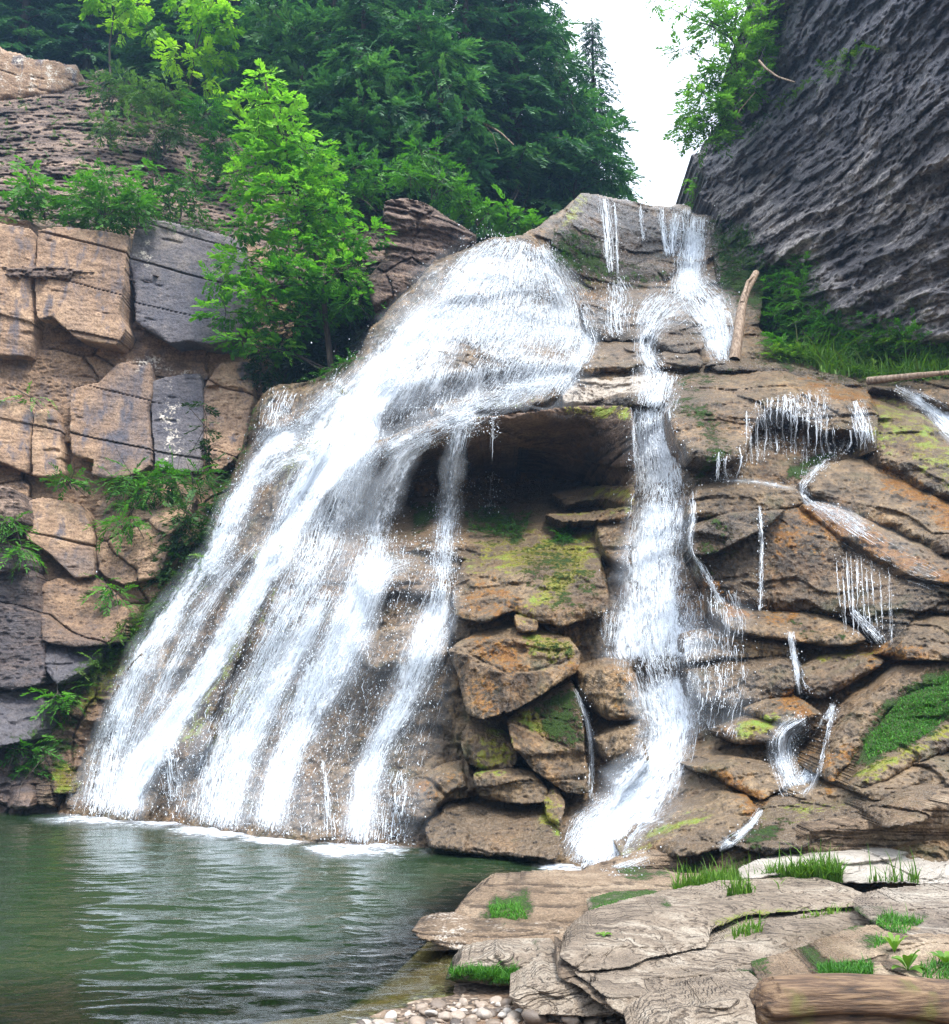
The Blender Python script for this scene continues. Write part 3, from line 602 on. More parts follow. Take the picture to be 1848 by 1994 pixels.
O('pink grey boulder left of the long right cascade', [(1118,1300),(1180,1278),(1232,1290),(1254,1400),(1184,1404),(1132,1362)], .9, .5)
O('tan rounded boulder beneath the pink grey one', [(1156,1440),(1200,1412),(1246,1402),(1264,1480),(1184,1490)], .9, .45)
# right mass
L('big domed boulder with a dripping lip at the top right', [(1298,795),(1310,752),(1340,726),(1390,706),(1480,704),(1570,719),(1640,736),(1692,765),(1712,805),(1706,884),(1692,846),(1640,838),(1600,840),(1560,818),(1510,800),(1470,835),(1448,892),(1385,902),(1340,890),(1315,850)], 1.5, .45, tv=.5, thick=2)
L('dark mossy flank right of the dripping lip', [(1690,770),(1740,788),(1800,806),(1860,858),(1948,890),(1948,1010),(1840,968),(1760,925),(1700,898),(1698,840)], 1.3, .5, tv=.4)
O('small brown ledge stone under the drips', [(1388,878),(1410,866),(1450,862),(1462,872),(1440,882),(1400,890)], 1.0, .15)
L('thin dark rim rock above the big dome', [(1370,712),(1390,702),(1480,700),(1570,716),(1640,732),(1692,752),(1684,775),(1600,745),(1480,722),(1400,722)], 1.0, .15, mat=M_LEDGE)
L('mossy bank rock at the right edge beside the top rivulet', [(1690,752),(1780,738),(1948,722),(1948,800),(1850,792),(1790,770),(1740,765)], 1.0, .3)
L('brown rounded slab with an orange streak at the right', [(1558,940),(1600,906),(1680,890),(1765,912),(1850,960),(1948,1000),(1948,1120),(1850,1085),(1750,1040),(1640,990),(1572,962)], 1.2, .5, tv=.45)
L('pinkish band of rock under the wet recess', [(1336,985),(1356,945),(1400,936),(1480,938),(1545,948),(1580,975),(1545,990),(1420,1006),(1342,1014)], .9, .3, tv=.2)
L('huge dark dripping block in the middle of the right side', [(1342,1022),(1420,996),(1545,982),(1605,992),(1665,1062),(1790,1122),(1880,1135),(1880,1195),(1790,1196),(1750,1262),(1700,1240),(1640,1205),(1480,1192),(1400,1162),(1362,1132),(1345,1070)], 1.2, .3, tv=-.1, mat=M_LEDGE, top=.5, more=[dict(poly=[(1345,1030),(1420,1000),(1530,990),(1480,1035),(1400,1075),(1350,1085)], off=1.35, R=.2)])
L('long orange stained ramp running down to the right edge', [(1556,984),(1620,975),(1700,1010),(1800,1060),(1948,1105),(1948,1165),(1860,1140),(1780,1124),(1700,1085),(1610,1030)], 1.35, .3, tv=.35)
O('small tan boulder at the right edge on the ramp', [(1822,1055),(1840,1040),(1900,1038),(1900,1078),(1840,1075)], 1.7, .3)
L('layered shelf below the dark dripping block', [(1370,1130),(1420,1165),(1480,1185),(1560,1184),(1640,1205),(1690,1245),(1640,1262),(1530,1246),(1430,1232),(1385,1195)], 1.1, .25, tv=.35)
L('lower fluted shelf beside the long cascade', [(1330,1230),(1420,1222),(1520,1240),(1556,1262),(1550,1282),(1420,1282),(1335,1290)], .8, .25)
L('dark fluted block under the layered shelf', [(1338,1300),(1420,1272),(1530,1272),(1556,1302),(1548,1350),(1480,1372),(1420,1384),(1345,1356)], .85, .35, mat=M_LEDGE)
O('dark rounded boulder with a pale rim line', [(1562,1300),(1600,1272),(1690,1270),(1725,1285),(1690,1312),(1625,1352),(1592,1362),(1562,1325)], .9, .35)
O('pink brown boulder at the right edge under the overhang', [(1706,1275),(1750,1205),(1800,1175),(1860,1158),(1948,1160),(1948,1290),(1790,1285)], 1.2, .55, tv=.4)
L('long diagonal brown ramp beside the small twin fall', [(1592,1500),(1612,1405),(1660,1345),(1720,1302),(1800,1282),(1948,1272),(1948,1330),(1810,1340),(1730,1388),(1682,1462),(1622,1522)], 1.1, .4, tv=.45)
O('big slope of rock carrying the bright green moss', [(1652,1530),(1690,1420),(1758,1342),(1848,1302),(1948,1288),(1948,1420),(1790,1485),(1690,1545)], 1.3, .45, tv=.5)
O('broad brown boulder below the moss slope', [(1655,1535),(1700,1505),(1790,1465),(1948,1400),(1948,1560),(1800,1530),(1720,1562)], 1.25, .4, tv=.4)
O('dark angular boulder at the right above the pale slab', [(1676,1566),(1770,1522),(1948,1506),(1948,1560),(1850,1575),(1790,1606),(1720,1612)], 1.4, .3, tv=.1, mat=M_LEDGE)
O('orange topped stone left of the small twin fall', [(1440,1375),(1510,1345),(1562,1360),(1605,1392),(1540,1412),(1470,1400)], .9, .35, tv=.2)
O('ochre boulder in the lower right rapids', [(1396,1425),(1462,1390),(1542,1402),(1522,1442),(1440,1452)], .9, .35)
O('dark banded boulder under the ochre one', [(1336,1490),(1420,1470),(1502,1488),(1536,1530),(1480,1558),(1400,1520)], .85, .35)
O('smooth brown dome at the foot of the right cascade', [(1208,1668),(1250,1602),(1320,1555),(1390,1535),(1450,1545),(1482,1580),(1462,1612),(1402,1655),(1330,1668)], 1.0, .55, tv=.35)
O('long dark boulder right of the smooth dome', [(1430,1648),(1460,1602),(1500,1552),(1560,1545),(1680,1570),(1704,1596),(1600,1642),(1500,1668)], 1.2, .4, tv=.2, mat=M_LEDGE)
O('brown rock between the twin fall and the dark boulder', [(1540,1548),(1600,1520),(1660,1520),(1700,1560),(1680,1580),(1600,1568)], 1.0, .35)

# ------------------------------------------------------------------ near bank: slabs
S = lambda label, poly, zt, R, more=None, **k: body('rock_slab', 'rock slab', label, poly, k.pop('surf', FORE), k.pop('off', 0), R, k.pop('tv', 0), k.pop('tu', 0), k.pop('mat', M_SLAB), k.pop('disp', d_slab), k.pop('thick', .5), group='flat slabs on the near bank', more=more, **k)
def lev(poly, z0, z1=None, ztop=None):                         # a tilted top: low at the near edge, higher at the far edge
    p = np.array(poly, float); v0, v1 = p[:, 1].max(), p[:, 1].min(); um = p[:, 0].mean()
    return Surf([Zy(p[:, 0].min(), v0, z0), Zy(p[:, 0].max(), v0, z0 if z1 is None else z1), Zy(um, v1, z0 if ztop is None else ztop)])
def slab(label, poly, z0, zt, R=.08, front=None, **k):
    return S(label, poly, 0, R, surf=lev(poly, z0, None, zt), **k)
slab('low mossy shelf at the foot of the right cascade', [(1130,1708),(1200,1682),(1280,1662),(1480,1660),(1525,1672),(1480,1695),(1300,1716)], .18, .45, .12, mat=M_BANK, disp=d_bank)
S('brown terrace stepping up behind the grass', [(1480,1695),(1520,1645),(1600,1612),(1720,1592),(1948,1545),(1948,1672),(1700,1672),(1560,1692)], 0, .15, surf=Surf([Zy(1490,1692,.42),Zy(1948,1680,.5),(1700,1585,10.6)]), mat=M_BANK, disp=d_boulder, thick=2)
slab('pale flat sunlit slab at the right edge', [(1440,1712),(1480,1692),(1560,1675),(1700,1658),(1948,1650),(1948,1728),(1790,1722),(1640,1722)], .45, .66, .08, default={'pale': 1.3})
slab('rounded brown slab with moss at the pool edge', [(884,1775),(900,1752),(950,1716),(1060,1710),(1250,1703),(1400,1718),(1430,1748),(1310,1766),(1170,1790),(1150,1822),(1050,1806),(960,1798),(888,1796)], .12, .36, .16, mat=M_BANK, disp=d_bank)
slab('grey undercut face below the strip of moss', [(1150,1770),(1190,1760),(1300,1752),(1300,1770),(1230,1790),(1170,1822),(1155,1815)], .24, .34, .05, off=.08)
slab('low tan slab with a dark wet nose in the water', [(800,1812),(838,1796),(920,1796),(1060,1802),(1125,1818),(1112,1845),(1000,1858),(900,1852),(820,1832)], .06, .2, .12, mat=M_BANK, disp=d_bank, default={'pale': .25})
slab('small pale slab with a mossy front', [(868,1908),(895,1872),(960,1856),(1088,1856),(1096,1905),(1040,1925),(960,1920)], .08, .3, .12)
slab('wide tilted slab covered in thin wavy layers', [(1086,1862),(1110,1832),(1160,1800),(1310,1762),(1440,1740),(1640,1724),(1692,1745),(1665,1765),(1480,1780),(1385,1812),(1378,1845),(1290,1860),(1200,1890),(1130,1892)], .36, .5, .05, thick=.6, off=.06)
slab('long layered slab in front of the wide tilted one', [(1112,1890),(1200,1872),(1300,1842),(1400,1830),(1500,1795),(1690,1765),(1726,1800),(1690,1870),(1600,1900),(1500,1905),(1400,1915),(1300,1935),(1230,1975),(1180,1942)], .30, .44, .06, thick=.6, off=.05)
S('dark mossy filler stone standing in for the shaded gap between the two tilted slabs', [(1362,1808),(1440,1782),(1505,1772),(1480,1798),(1425,1832),(1380,1856)], 0, .05, surf=lev([(1362,1772),(1505,1856)], .27, None, .36), mat=M_LEDGE, disp=d_boulder, thick=.3)  # dark stone added to stand in for the shade of the open gap
slab('layered broken front edge of the long slab', [(1180,1946),(1300,1926),(1400,1906),(1500,1893),(1515,1916),(1490,1944),(1300,1974),(1234,1988)], .27, .33, .03, off=.12, mat=M_EDGE)
slab('dark layered end of the tilted slab', [(1083,1854),(1112,1872),(1180,1912),(1262,1966),(1246,1992),(1190,1972),(1130,1926),(1085,1902)], .22, .34, .04, off=.12, mat=M_EDGE)
slab('pale broken slab beside the pebbles', [(990,1938),(1030,1912),(1062,1896),(1132,1910),(1205,1958),(1192,1980),(1100,1980),(1020,1970)], .16, .3, .06)
slab('grey slab at the right edge beside the leafy weed', [(1700,1772),(1760,1752),(1948,1742),(1948,1835),(1790,1836),(1705,1802)], .5, .56, .06, default={'stain': .2})
slab('brown wet slab between the weed and the log', [(1480,1915),(1600,1880),(1720,1835),(1948,1830),(1948,1920),(1600,1940),(1500,1945)], .42, .52, .08, mat=M_BANK)
slab('pale rounded rock in front of the log', [(1240,2004),(1330,1962),(1420,1942),(1510,1932),(1530,2030),(1230,2030)], .34, .44, .08)
# ------------------------------------------------------------------ bed of the gorge and the pool
def W0(u, v, z=0.): return P3(u, v, tZ(u, v, z))[:2]
shore = [W0(1165,1712), W0(1050,1716), W0(960,1722), W0(890,1770), W0(872,1800), W0(870,1850), W0(900,1880), W0(850,1915), W0(800,1945), W0(730,1968), W0(640,2000), W0(350,2060), W0(-200,2080), W0(-900,2060)]
land = np.array([W0(1165,1712), (3., 15.), (4., 24.), (80., 24.), (80., -60.), (-80., -60.), (-80., 5.)][:5] + [(-80., -60.), (-80., 5.4)] + [tuple(p) for p in shore[::-1]][:-1])
def axis(a, b, fine, lo, hi, coarse):
    return np.unique(np.r_[np.arange(lo, a, coarse), np.arange(a, b, fine), np.arange(b, hi + .1, coarse)])
gx = axis(-9, 7, .06, -90, 90, 9.); gy = axis(3.5, 16, .06, -60, 120, 9.)
X, Y = np.meshgrid(gx, gy); D = sdist(land, X, Y)
Q = np.stack([X, Y, 0 * X], -1)
bedz = np.where(D > 0, np.minimum(.5 * (1 - np.exp(-D * .16)), .42), -1.9 * (1 - np.exp(D * np.interp(Y, [8., 11.5], [.13, .7]))))
bedz = bedz + np.clip(1 - np.abs(D) / 60, 0, 1) * (.05 * fbm(Q * .8, 3, 81) + .018 * fbm(Q * 5, 3, 82))
def grid_faces(ny, nx):
    i = np.arange(ny * nx).reshape(ny, nx)
    return np.stack([i[:-1, :-1].ravel(), i[:-1, 1:].ravel(), i[1:, 1:].ravel(), i[1:, :-1].ravel()], -1)
m, nt = newmat('sandy_gravel_bed'); n = N(nt)
pos = n('ShaderNodeNewGeometry').outputs['Position']
vor = n('ShaderNodeTexVoronoi', {'Vector': pos, 'Scale': 26.}); a1 = n.noise(pos, 1.1, 4); a2 = n.noise(pos, 34, 4)
dry = n.ramp(n('ShaderNodeSeparateColor', {0: vor.outputs['Color']}).outputs[0], [(0, (.03, .021, .015)), (.4, (.11, .075, .05)), (.8, (.22, .16, .11)), (1, (.36, .30, .23))])
dry = n.mix(n.mapr(a1, .4, .6), dry, (.13, .075, .04))
dry = n.mix(n.mapr(n.attr('depth'), -.02, .10), dry, n.ramp(a2, [(.35, (.13, .075, .034)), (.65, (.24, .145, .07))]))
deep = n.mix(n.mapr(n.attr('depth'), .08, .75), dry, n.ramp(a1, [(.3, (.016, .04, .018)), (.7, (.03, .06, .028))]))
bp = n('ShaderNodeBump', {'Strength': .6, 'Distance': .03, 'Height': vor.outputs['Distance']}).outputs[0]
b = n('ShaderNodeBsdfPrincipled', {'Base Color': deep, 'Roughness': .8, 'Normal': bp})
nt.links.new(b.outputs[0], n('ShaderNodeOutputMaterial').inputs[0]); M_BED = m
g = mesh_np('ground', np.stack([X, Y, bedz], -1).reshape(-1, 3), grid_faces(*X.shape), M_BED, True, {'depth': -bedz}); tag(g, kind='structure')
def ground_z(x, y):
    j = np.clip(np.searchsorted(gy, y), 0, len(gy) - 1); i = np.clip(np.searchsorted(gx, x), 0, len(gx) - 1); return bedz[j, i]

m, nt = newmat('pool_water'); n = N(nt)
pos = n('ShaderNodeNewGeometry').outputs['Position']
mp = n('ShaderNodeMapping', {'Vector': pos, 'Scale': (1., 2.1, 1.)}).outputs[0]
bp = n('ShaderNodeBump', {'Strength': .35, 'Distance': .012, 'Height': n.noise(mp, 9., 2, .5, .4)}).outputs[0]
fr = n('ShaderNodeFresnel', {'IOR': 1.36, 'Normal': bp}).outputs[0]
gl = n('ShaderNodeBsdfGlossy', {'Color': (1, 1, 1, 1), 'Roughness': .015, 'Normal': bp}).outputs[0]
tr = n('ShaderNodeBsdfTransparent', {'Color': (.62, .70, .52, 1)}).outputs[0]
mk = n('ShaderNodeBsdfDiffuse', {'Color': (.022, .044, .018, 1), 'Normal': bp}).outputs[0]
fo = n.math('MULTIPLY', n.mapr(n.attr('depth'), .10, 1.0), .72)
s1 = n('ShaderNodeMixShader', {0: fo, 1: tr, 2: mk}).outputs[0]
s2 = n('ShaderNodeMixShader', {0: fr, 1: s1, 2: gl}).outputs[0]
nt.links.new(s2, n('ShaderNodeOutputMaterial').inputs[0]); M_POOL = m
wx = np.r_[np.arange(-16, -7.5, .12), np.arange(-7.5, 4.5, .04), np.arange(4.5, 7, .12)]; wy = np.r_[np.arange(3, 5, .1), np.arange(5, 13, .03), np.arange(13, 22.5, .05)]; X, Y = np.meshgrid(wx, wy)
wv_ = fbm(np.stack([X * .9, Y * .9, 0 * X], -1), 2, 83) * .5; Yr = Y + .10 * (X + 3.5) ** 2 * .12 + wv_ * .3      # crests bend round the foot of the falls
def crest(fx, fy, s): return 1 - 2 * np.abs(vnoise(np.stack([X * fx + .4 * wv_, Yr * fy, 0 * X + s], -1), 84 + s))
wz = (.016 * crest(1.15, 3.1, 0) + .011 * crest(2.1, 5.6, 1) + .005 * crest(4.5, 10., 2)) * np.interp(Y, [4, 7, 12, 20], [.8, 1., .9, .8]) * np.interp(X, [-7, -4.5, -3.5, 1.5, 3], [.35, .6, 1., 1., .4])
dep = -np.interp(Y.ravel(), gy, np.arange(len(gy))); dep = -ground_z(X.ravel(), Y.ravel())
o = mesh_np('water', np.stack([X, Y, wz], -1).reshape(-1, 3), grid_faces(*X.shape), M_POOL, True, {'depth': dep}); tag(o, kind='structure')

# ------------------------------------------------------------------ falling water
def water_material(name, sx, sy, fx, fy):
    m, nt = newmat(name); n = N(nt)
    vec = n('ShaderNodeCombineXYZ', {0: n.attr('across'), 1: n.attr('along'), 2: n.attr('lane')}).outputs[0]
    a = n.noise(n('ShaderNodeMapping', {'Vector': vec, 'Scale': (sx, sy, 1)}).outputs[0], 1., 3, .6, .5)
    b = n.noise(n('ShaderNodeMapping', {'Vector': vec, 'Scale': (fx, fy, 1)}).outputs[0], 1., 4, .7, .7)
    f = n.math('ADD', n.math('MULTIPLY', a, .42), n.math('MULTIPLY', b, .58))
    f = n.math('ADD', f, n.math('MULTIPLY', n.math('SUBTRACT', n.attr('dens'), .5), .56))
    al = n.math('MULTIPLY', n.mapr(f, .46, .76), n.mapr(n.attr('dens'), .0, .18))
    low = n.noise(n('ShaderNodeMapping', {'Vector': vec, 'Scale': (1.6, .5, 1)}).outputs[0], 1., 3, .55)
    al = n.math('ADD', n.math('MULTIPLY', al, .9), n.math('MULTIPLY', n.math('MULTIPLY', n.attr('dens'), .40), n.mapr(low, .28, .68)), clamp=True)
    al = n.math('MULTIPLY', al, .96)
    bp = n('ShaderNodeBump', {'Strength': .8, 'Distance': .06, 'Height': f}).outputs[0]
    d = n('ShaderNodeBsdfPrincipled', {'Base Color': (.82, .88, .95, 1), 'Roughness': .45, 'Normal': bp}).outputs[0]
    t = n('ShaderNodeBsdfTransparent').outputs[0]
    nt.links.new(n('ShaderNodeMixShader', {0: al, 1: t, 2: d}).outputs[0], n('ShaderNodeOutputMaterial').inputs[0])
    return m
M_FALL = water_material('white_falling_water', 5, .9, 26, 7)
M_FOAM = water_material('white_foam', 2.2, 3.4, 9, 15)
m, nt = newmat('white_water_drops'); n = N(nt)
b = n('ShaderNodeBsdfPrincipled', {'Base Color': (.84, .90, .96, 1), 'Roughness': .25})
nt.links.new(b.outputs[0], n('ShaderNodeOutputMaterial').inputs[0]); M_DROP = m

def spline(pts, step=5.):
    p = np.array(pts, float); n = len(p); out = []
    q = np.concatenate([[2 * p[0] - p[1]], p, [2 * p[-1] - p[-2]]])
    for i in range(n - 1):
        a, b, c, d = q[i:i + 4]; L = np.hypot(*(c - b)[:2]); k = max(2, int(L / step))
        for j in range(k):
            t = j / k; out.append(.5 * (2 * b + (c - a) * t + (2 * a - 5 * b + 4 * c - d) * t * t + (3 * b - a - 3 * c + d) * t ** 3))
    out.append(p[-1]); return np.array(out)
def fall_depth(u, v, off):             # water never moves back into the rock while it drops: follow it or fall free
    dy = ray(u, v)[1]; Yw = db_t(u, v) * dy
    Yw = np.where(Yw > 100, np.nan, Yw)
    if np.isnan(Yw).any():
        m_ = np.nanmax(Yw) if np.isfinite(np.nanmax(Yw)) else 20; Yw = np.where(np.isnan(Yw), m_, Yw)
    Yw = np.minimum.accumulate(Yw, axis=1)
    K = Yw.shape[1]
    if K > 6:
        pad = np.concatenate([Yw[:, :1]] * 2 + [Yw] + [Yw[:, -1:]] * 2, 1); Yw = sum(pad[:, k:k + K] for k in range(5)) / 5
    return np.maximum(Yw / dy - off, 1)
def prism(C, R):                       # C [N,K,3] centre lines, R [N,K] radii -> thin three-sided strands
    Nn, K, _ = C.shape; ang = np.array([math.pi / 2, math.pi * 7 / 6, math.pi * 11 / 6])
    ring = np.stack([np.cos(ang), -np.sin(ang) * .7, 0 * ang], -1)
    V = C[:, :, None, :] + R[:, :, None, None] * ring[None, None]
    idx = np.arange(Nn * K * 3).reshape(Nn, K, 3); a = idx[:, :-1]; b = idx[:, 1:]
    F = np.stack([a, np.roll(a, -1, 2), np.roll(b, -1, 2), b], -1).reshape(-1, 4)
    return V.reshape(-1, 3), F
OCT_V = np.array([(1, 0, 0), (-1, 0, 0), (0, 1, 0), (0, -1, 0), (0, 0, 1), (0, 0, -1)], float)
OCT_F = np.array([(0, 2, 4), (2, 1, 4), (1, 3, 4), (3, 0, 4), (2, 0, 5), (1, 2, 5), (3, 1, 5), (0, 3, 5)])
def drops_mesh(C, R, stretch=1.5):
    V = C[:, None, :] + OCT_V[None] * R[:, None, None] * np.array([1, 1, stretch]); k = len(C)
    return V.reshape(-1, 3), (OCT_F[None] + 6 * np.arange(k)[:, None, None]).reshape(-1, 3)
lane_id = [0]
def stream(label, paths, root=None):
    """paths: dicts pts[(u,v,w)], dens (how white), n strands, drops, off (m in front of rock), spread"""
    SV, SF, SA = [], [], {'across': [], 'along': [], 'dens': [], 'lane': []}; nv = 0
    TV, TF, tv = [], [], 0; DV, DF, dv = [], [], 0
    for p in paths:
        lane_id[0] += 1
        sp = spline(p['pts']); off = p.get('off', .06); dens = p.get('dens', .6)
        dd = np.gradient(sp[:, :2], axis=0); dd /= np.linalg.norm(dd, axis=1, keepdims=True) + 1e-9
        nr = np.stack([dd[:, 1], -dd[:, 0]], -1); K = len(sp); wid = np.maximum(sp[:, 2], 2); wid = wid * np.where(wid > 40, 1.28, 1)
        arc = np.r_[0, np.cumsum(np.hypot(*np.diff(sp[:, :2], axis=0).T))]
        sc_ = float(np.median(db_t(sp[:, 0], sp[:, 1]))); sc_ = min(sc_, 30) / FOC       # metres per unit
        if dens > 0:
            J = max(3, int(wid.max() / 5)) ; c = np.linspace(-1, 1, J)
            jag = 1.15 + .3 * fbm(np.stack([arc / 40, arc * 0 + lane_id[0], arc * 0], -1), 3, 95)
            u = sp[None, :, 0] + nr[None, :, 0] * wid[None] * jag[None] * .5 * c[:, None]; v = sp[None, :, 1] + nr[None, :, 1] * wid[None] * jag[None] * .5 * c[:, None]
            t = fall_depth(u, v, off); V = P3(u, v, t)
            SV.append(V.reshape(-1, 3)); i = np.arange(J * K).reshape(J, K) + nv; nv += J * K
            SF.append(np.stack([i[:-1, :-1], i[:-1, 1:], i[1:, 1:], i[1:, :-1]], -1).reshape(-1, 4))
            SA['across'].append((c[:, None] * wid[None] * .5 * sc_).ravel()); SA['along'].append(np.broadcast_to(arc * sc_, (J, K)).ravel())
            ends = sstep(-1, p.get('fin', 60), arc) * sstep(-1, p.get('fout', 30), arc[-1] - arc)
            SA['dens'].append((dens * (1 - np.abs(c[:, None]) ** 2.2) * ends[None]).ravel()); SA['lane'].append(np.full(J * K, lane_id[0] * 3.7))
        ns = int(p.get('n', 100) * 1.9)
        if ns:
            Kn = p.get('K', 10); L = arc[-1]
            ln = np.clip(RNG.gamma(2.2, p.get('slen', 40) * .42 / 2.2, ns), 10, L * .9); s0 = RNG.random(ns) * (L - ln * .7) - ln * .15
            sx = np.clip(s0[:, None] + ln[:, None] * np.linspace(0, 1, Kn)[None], 0, L)
            c = np.clip(RNG.normal(0, .48, ns), -1.15, 1.15)[:, None] if p.get('gauss', True) else RNG.uniform(-1, 1, ns)[:, None]
            cu, cv, cw = (np.interp(sx, arc, sp[:, k]) for k in range(3)); nu_, nv_ = np.interp(sx, arc, nr[:, 0]), np.interp(sx, arc, nr[:, 1])
            wob = .06 * vnoise(np.stack([sx / 18, np.broadcast_to(RNG.random(ns)[:, None] * 99, sx.shape), 0 * sx], -1), 96)
            u = cu + nu_ * cw * .5 * (c + wob) + RNG.normal(0, .6, sx.shape); v = cv + nv_ * cw * .5 * (c + wob)
            t = fall_depth(u, v, off + RNG.random((ns, 1)) * p.get('proud', .14)); C = P3(u, v, t)
            prof = np.sin(np.linspace(.12, math.pi - .05, Kn)) ** .7
            R = ((1.25 - np.abs(c) * .75) * RNG.gamma(2.5, p.get('sw', 1.0) * .8 / 2.5, (ns, 1)) * .5 * prof[None] * (1 + .5 * vnoise(np.stack([sx / 7, c * 40 + 0 * sx, 0 * sx], -1), 97))) * t / FOC
            V, F = prism(C, np.maximum(R, .0008)); TV.append(V); TF.append(F + tv); tv += len(V)
        nd = int(p.get('drops', 200) * 3)
        if nd:
            s = RNG.random(nd) * arc[-1]; c = RNG.normal(0, p.get('spread', .62), nd)
            cu, cv, cw = (np.interp(s, arc, sp[:, k]) for k in range(3)); nu_, nv_ = np.interp(s, arc, nr[:, 0]), np.interp(s, arc, nr[:, 1])
            jitter = RNG.normal(0, 6, (2, nd))
            u = cu + nu_ * cw * .5 * c + jitter[0]; v = np.minimum(cv + nv_ * cw * .5 * c + jitter[1], sp[:, 1].max() + 4)
            t = np.minimum(db_t(u, v), fall_depth(cu[:, None], cv[:, None], 0)[:, 0] + 2) - off - RNG.random(nd) ** 2 * .5
            R = np.clip(RNG.gamma(2.2, .5 / 2.2, nd), .2, 1.5) * p.get('ds', 1.) * t / FOC
            V, F = drops_mesh(P3(u, v, t), R); DV.append(V); DF.append(F + dv); dv += len(V)
    if SV:
        o = mesh_np('waterfall', np.concatenate(SV), np.concatenate(SF), M_FALL, True, {k: np.concatenate(a) for k, a in SA.items()})
        if TV: c_ = mesh_np('water_strands', np.concatenate(TV), np.concatenate(TF), M_DROP, True, parent=o); tag(c_, kind='stuff')
    else:
        o = mesh_np('waterfall', np.concatenate(TV), np.concatenate(TF), M_DROP, True)
    if DV: c_ = mesh_np('spray', np.concatenate(DV), np.concatenate(DF), M_DROP, True, parent=o); tag(c_, kind='stuff')
    return tag(o, label, 'waterfall', 'cascades of the waterfall')

p_ = lambda pts, **k: dict(pts=pts, **k)
stream('leftmost narrow cascade falling over a side ledge and sliding down to the pool', [
 p_([(556,758,60),(545,790,60),(530,835,50),(505,870,40)], dens=.34, n=90, drops=130, sw=1.1),
 p_([(668,738,40),(640,775,40),(600,815,44),(556,850,46)], dens=.5, n=170, drops=200),
 p_([(610,835,30),(556,855,50),(515,890,50),(486,940,52),(455,1000,60),(425,1070,60),(402,1112,50)], dens=.72, n=520, drops=900, spread=.75),
 p_([(640,860,26),(600,882,34),(545,905,36),(505,950,34)], dens=.6, n=160, drops=200),
 p_([(455,1060,50),(400,1112,64),(335,1195,62),(280,1285,60),(240,1380,60),(210,1480,70),(185,1590,84)], dens=.66, n=520, drops=800, slen=70),
 p_([(500,1060,14),(455,1110,26),(395,1190,34),(345,1280,44),(300,1370,40),(260,1450,40),(230,1590,50)], dens=.55, n=260, drops=300, slen=60)])
stream('great white fan of water spreading over the upper dome', [
 p_([(985,466,70),(955,500,100),(905,560,120),(850,630,140),(800,700,150),(740,790,140)], dens=.62, n=1100, drops=1200, slen=46),
 p_([(1020,470,80),(1005,520,130),(990,580,170),(970,640,190),(940,690,190)], dens=.5, n=900, drops=1000),
 p_([(1050,480,30),(1075,530,60),(1100,590,80),(1110,650,90),(1095,690,80)], dens=.5, n=600, drops=700, spread=.8),
 p_([(880,590,40),(840,620,60),(780,690,60),(720,770,70)], dens=.9, n=400, drops=300),
 p_([(1080,730,50),(1000,765,50),(920,800,50),(850,830,46)], dens=.5, n=450, drops=300)] + [
 p_([(u, 596 + RNG.uniform(-8, 8), 34), (u - 6, 630, 40), (u - 14, 668 + RNG.uniform(-6, 6), 44)], dens=.62, n=60, drops=50, fin=8, slen=34, spread=.6) for u in range(875, 1125, 26)] + [
 p_([(u, 505 + abs(u - 1000) * .25 + RNG.uniform(-6, 6), 30), (u - 8, 540, 36), (u - 16, 575 + RNG.uniform(-6, 6), 40)], dens=.6, n=50, drops=40, fin=8, slen=30, spread=.6) for u in range(900, 1080, 26)] + [
 p_([(u, 690 + (1130 - u) * .10 + RNG.uniform(-6, 6), 36), (u - 12, 722 + (1130 - u) * .10, 40), (u - 36, 768 + (1130 - u) * .10 + RNG.uniform(-26, 26), 44)], dens=float(RNG.uniform(.3, .66)), n=60, drops=60, fin=8, slen=36, spread=.7) for u in range(760, 1150, 26)] + [
 p_([(1100,700,40),(1060,740,44),(1000,778,40),(960,800,30)], dens=.5, n=160, drops=140), p_([(1135,640,40),(1145,670,40),(1128,710,36)], dens=.42, n=120, drops=160)] + [
 p_([(1130,690,30),(1105,730,40),(1085,765,30)], dens=.55, n=140, drops=120),
 p_([(960,776,60),(900,808,64),(830,840,66),(745,885,70)], dens=.5, n=400, drops=250)])
stream('main white torrent running from the dome down to the middle of the pool', [
 p_([(800,700,60),(730,760,110),(668,850,110),(610,940,90),(565,1020,70),(520,1110,56),(462,1210,54),(400,1310,50),(330,1410,54),(270,1500,60),(235,1592,74)], dens=.86, n=1500, drops=1100, slen=80),
 p_([(720,830,60),(670,920,100),(640,1000,110),(610,1090,90),(570,1180,80),(520,1290,84),(470,1400,90),(430,1500,100),(405,1608,110)], dens=.6, n=1100, drops=1100, slen=80),
 p_([(640,1150,30),(600,1230,40),(540,1330,50),(490,1430,56),(455,1520,60),(430,1612,70)], dens=.72, n=500, drops=400, slen=90),
 p_([(325,1420,20),(330,1480,40),(340,1560,40)], dens=.2, n=60, drops=160, slen=50)])
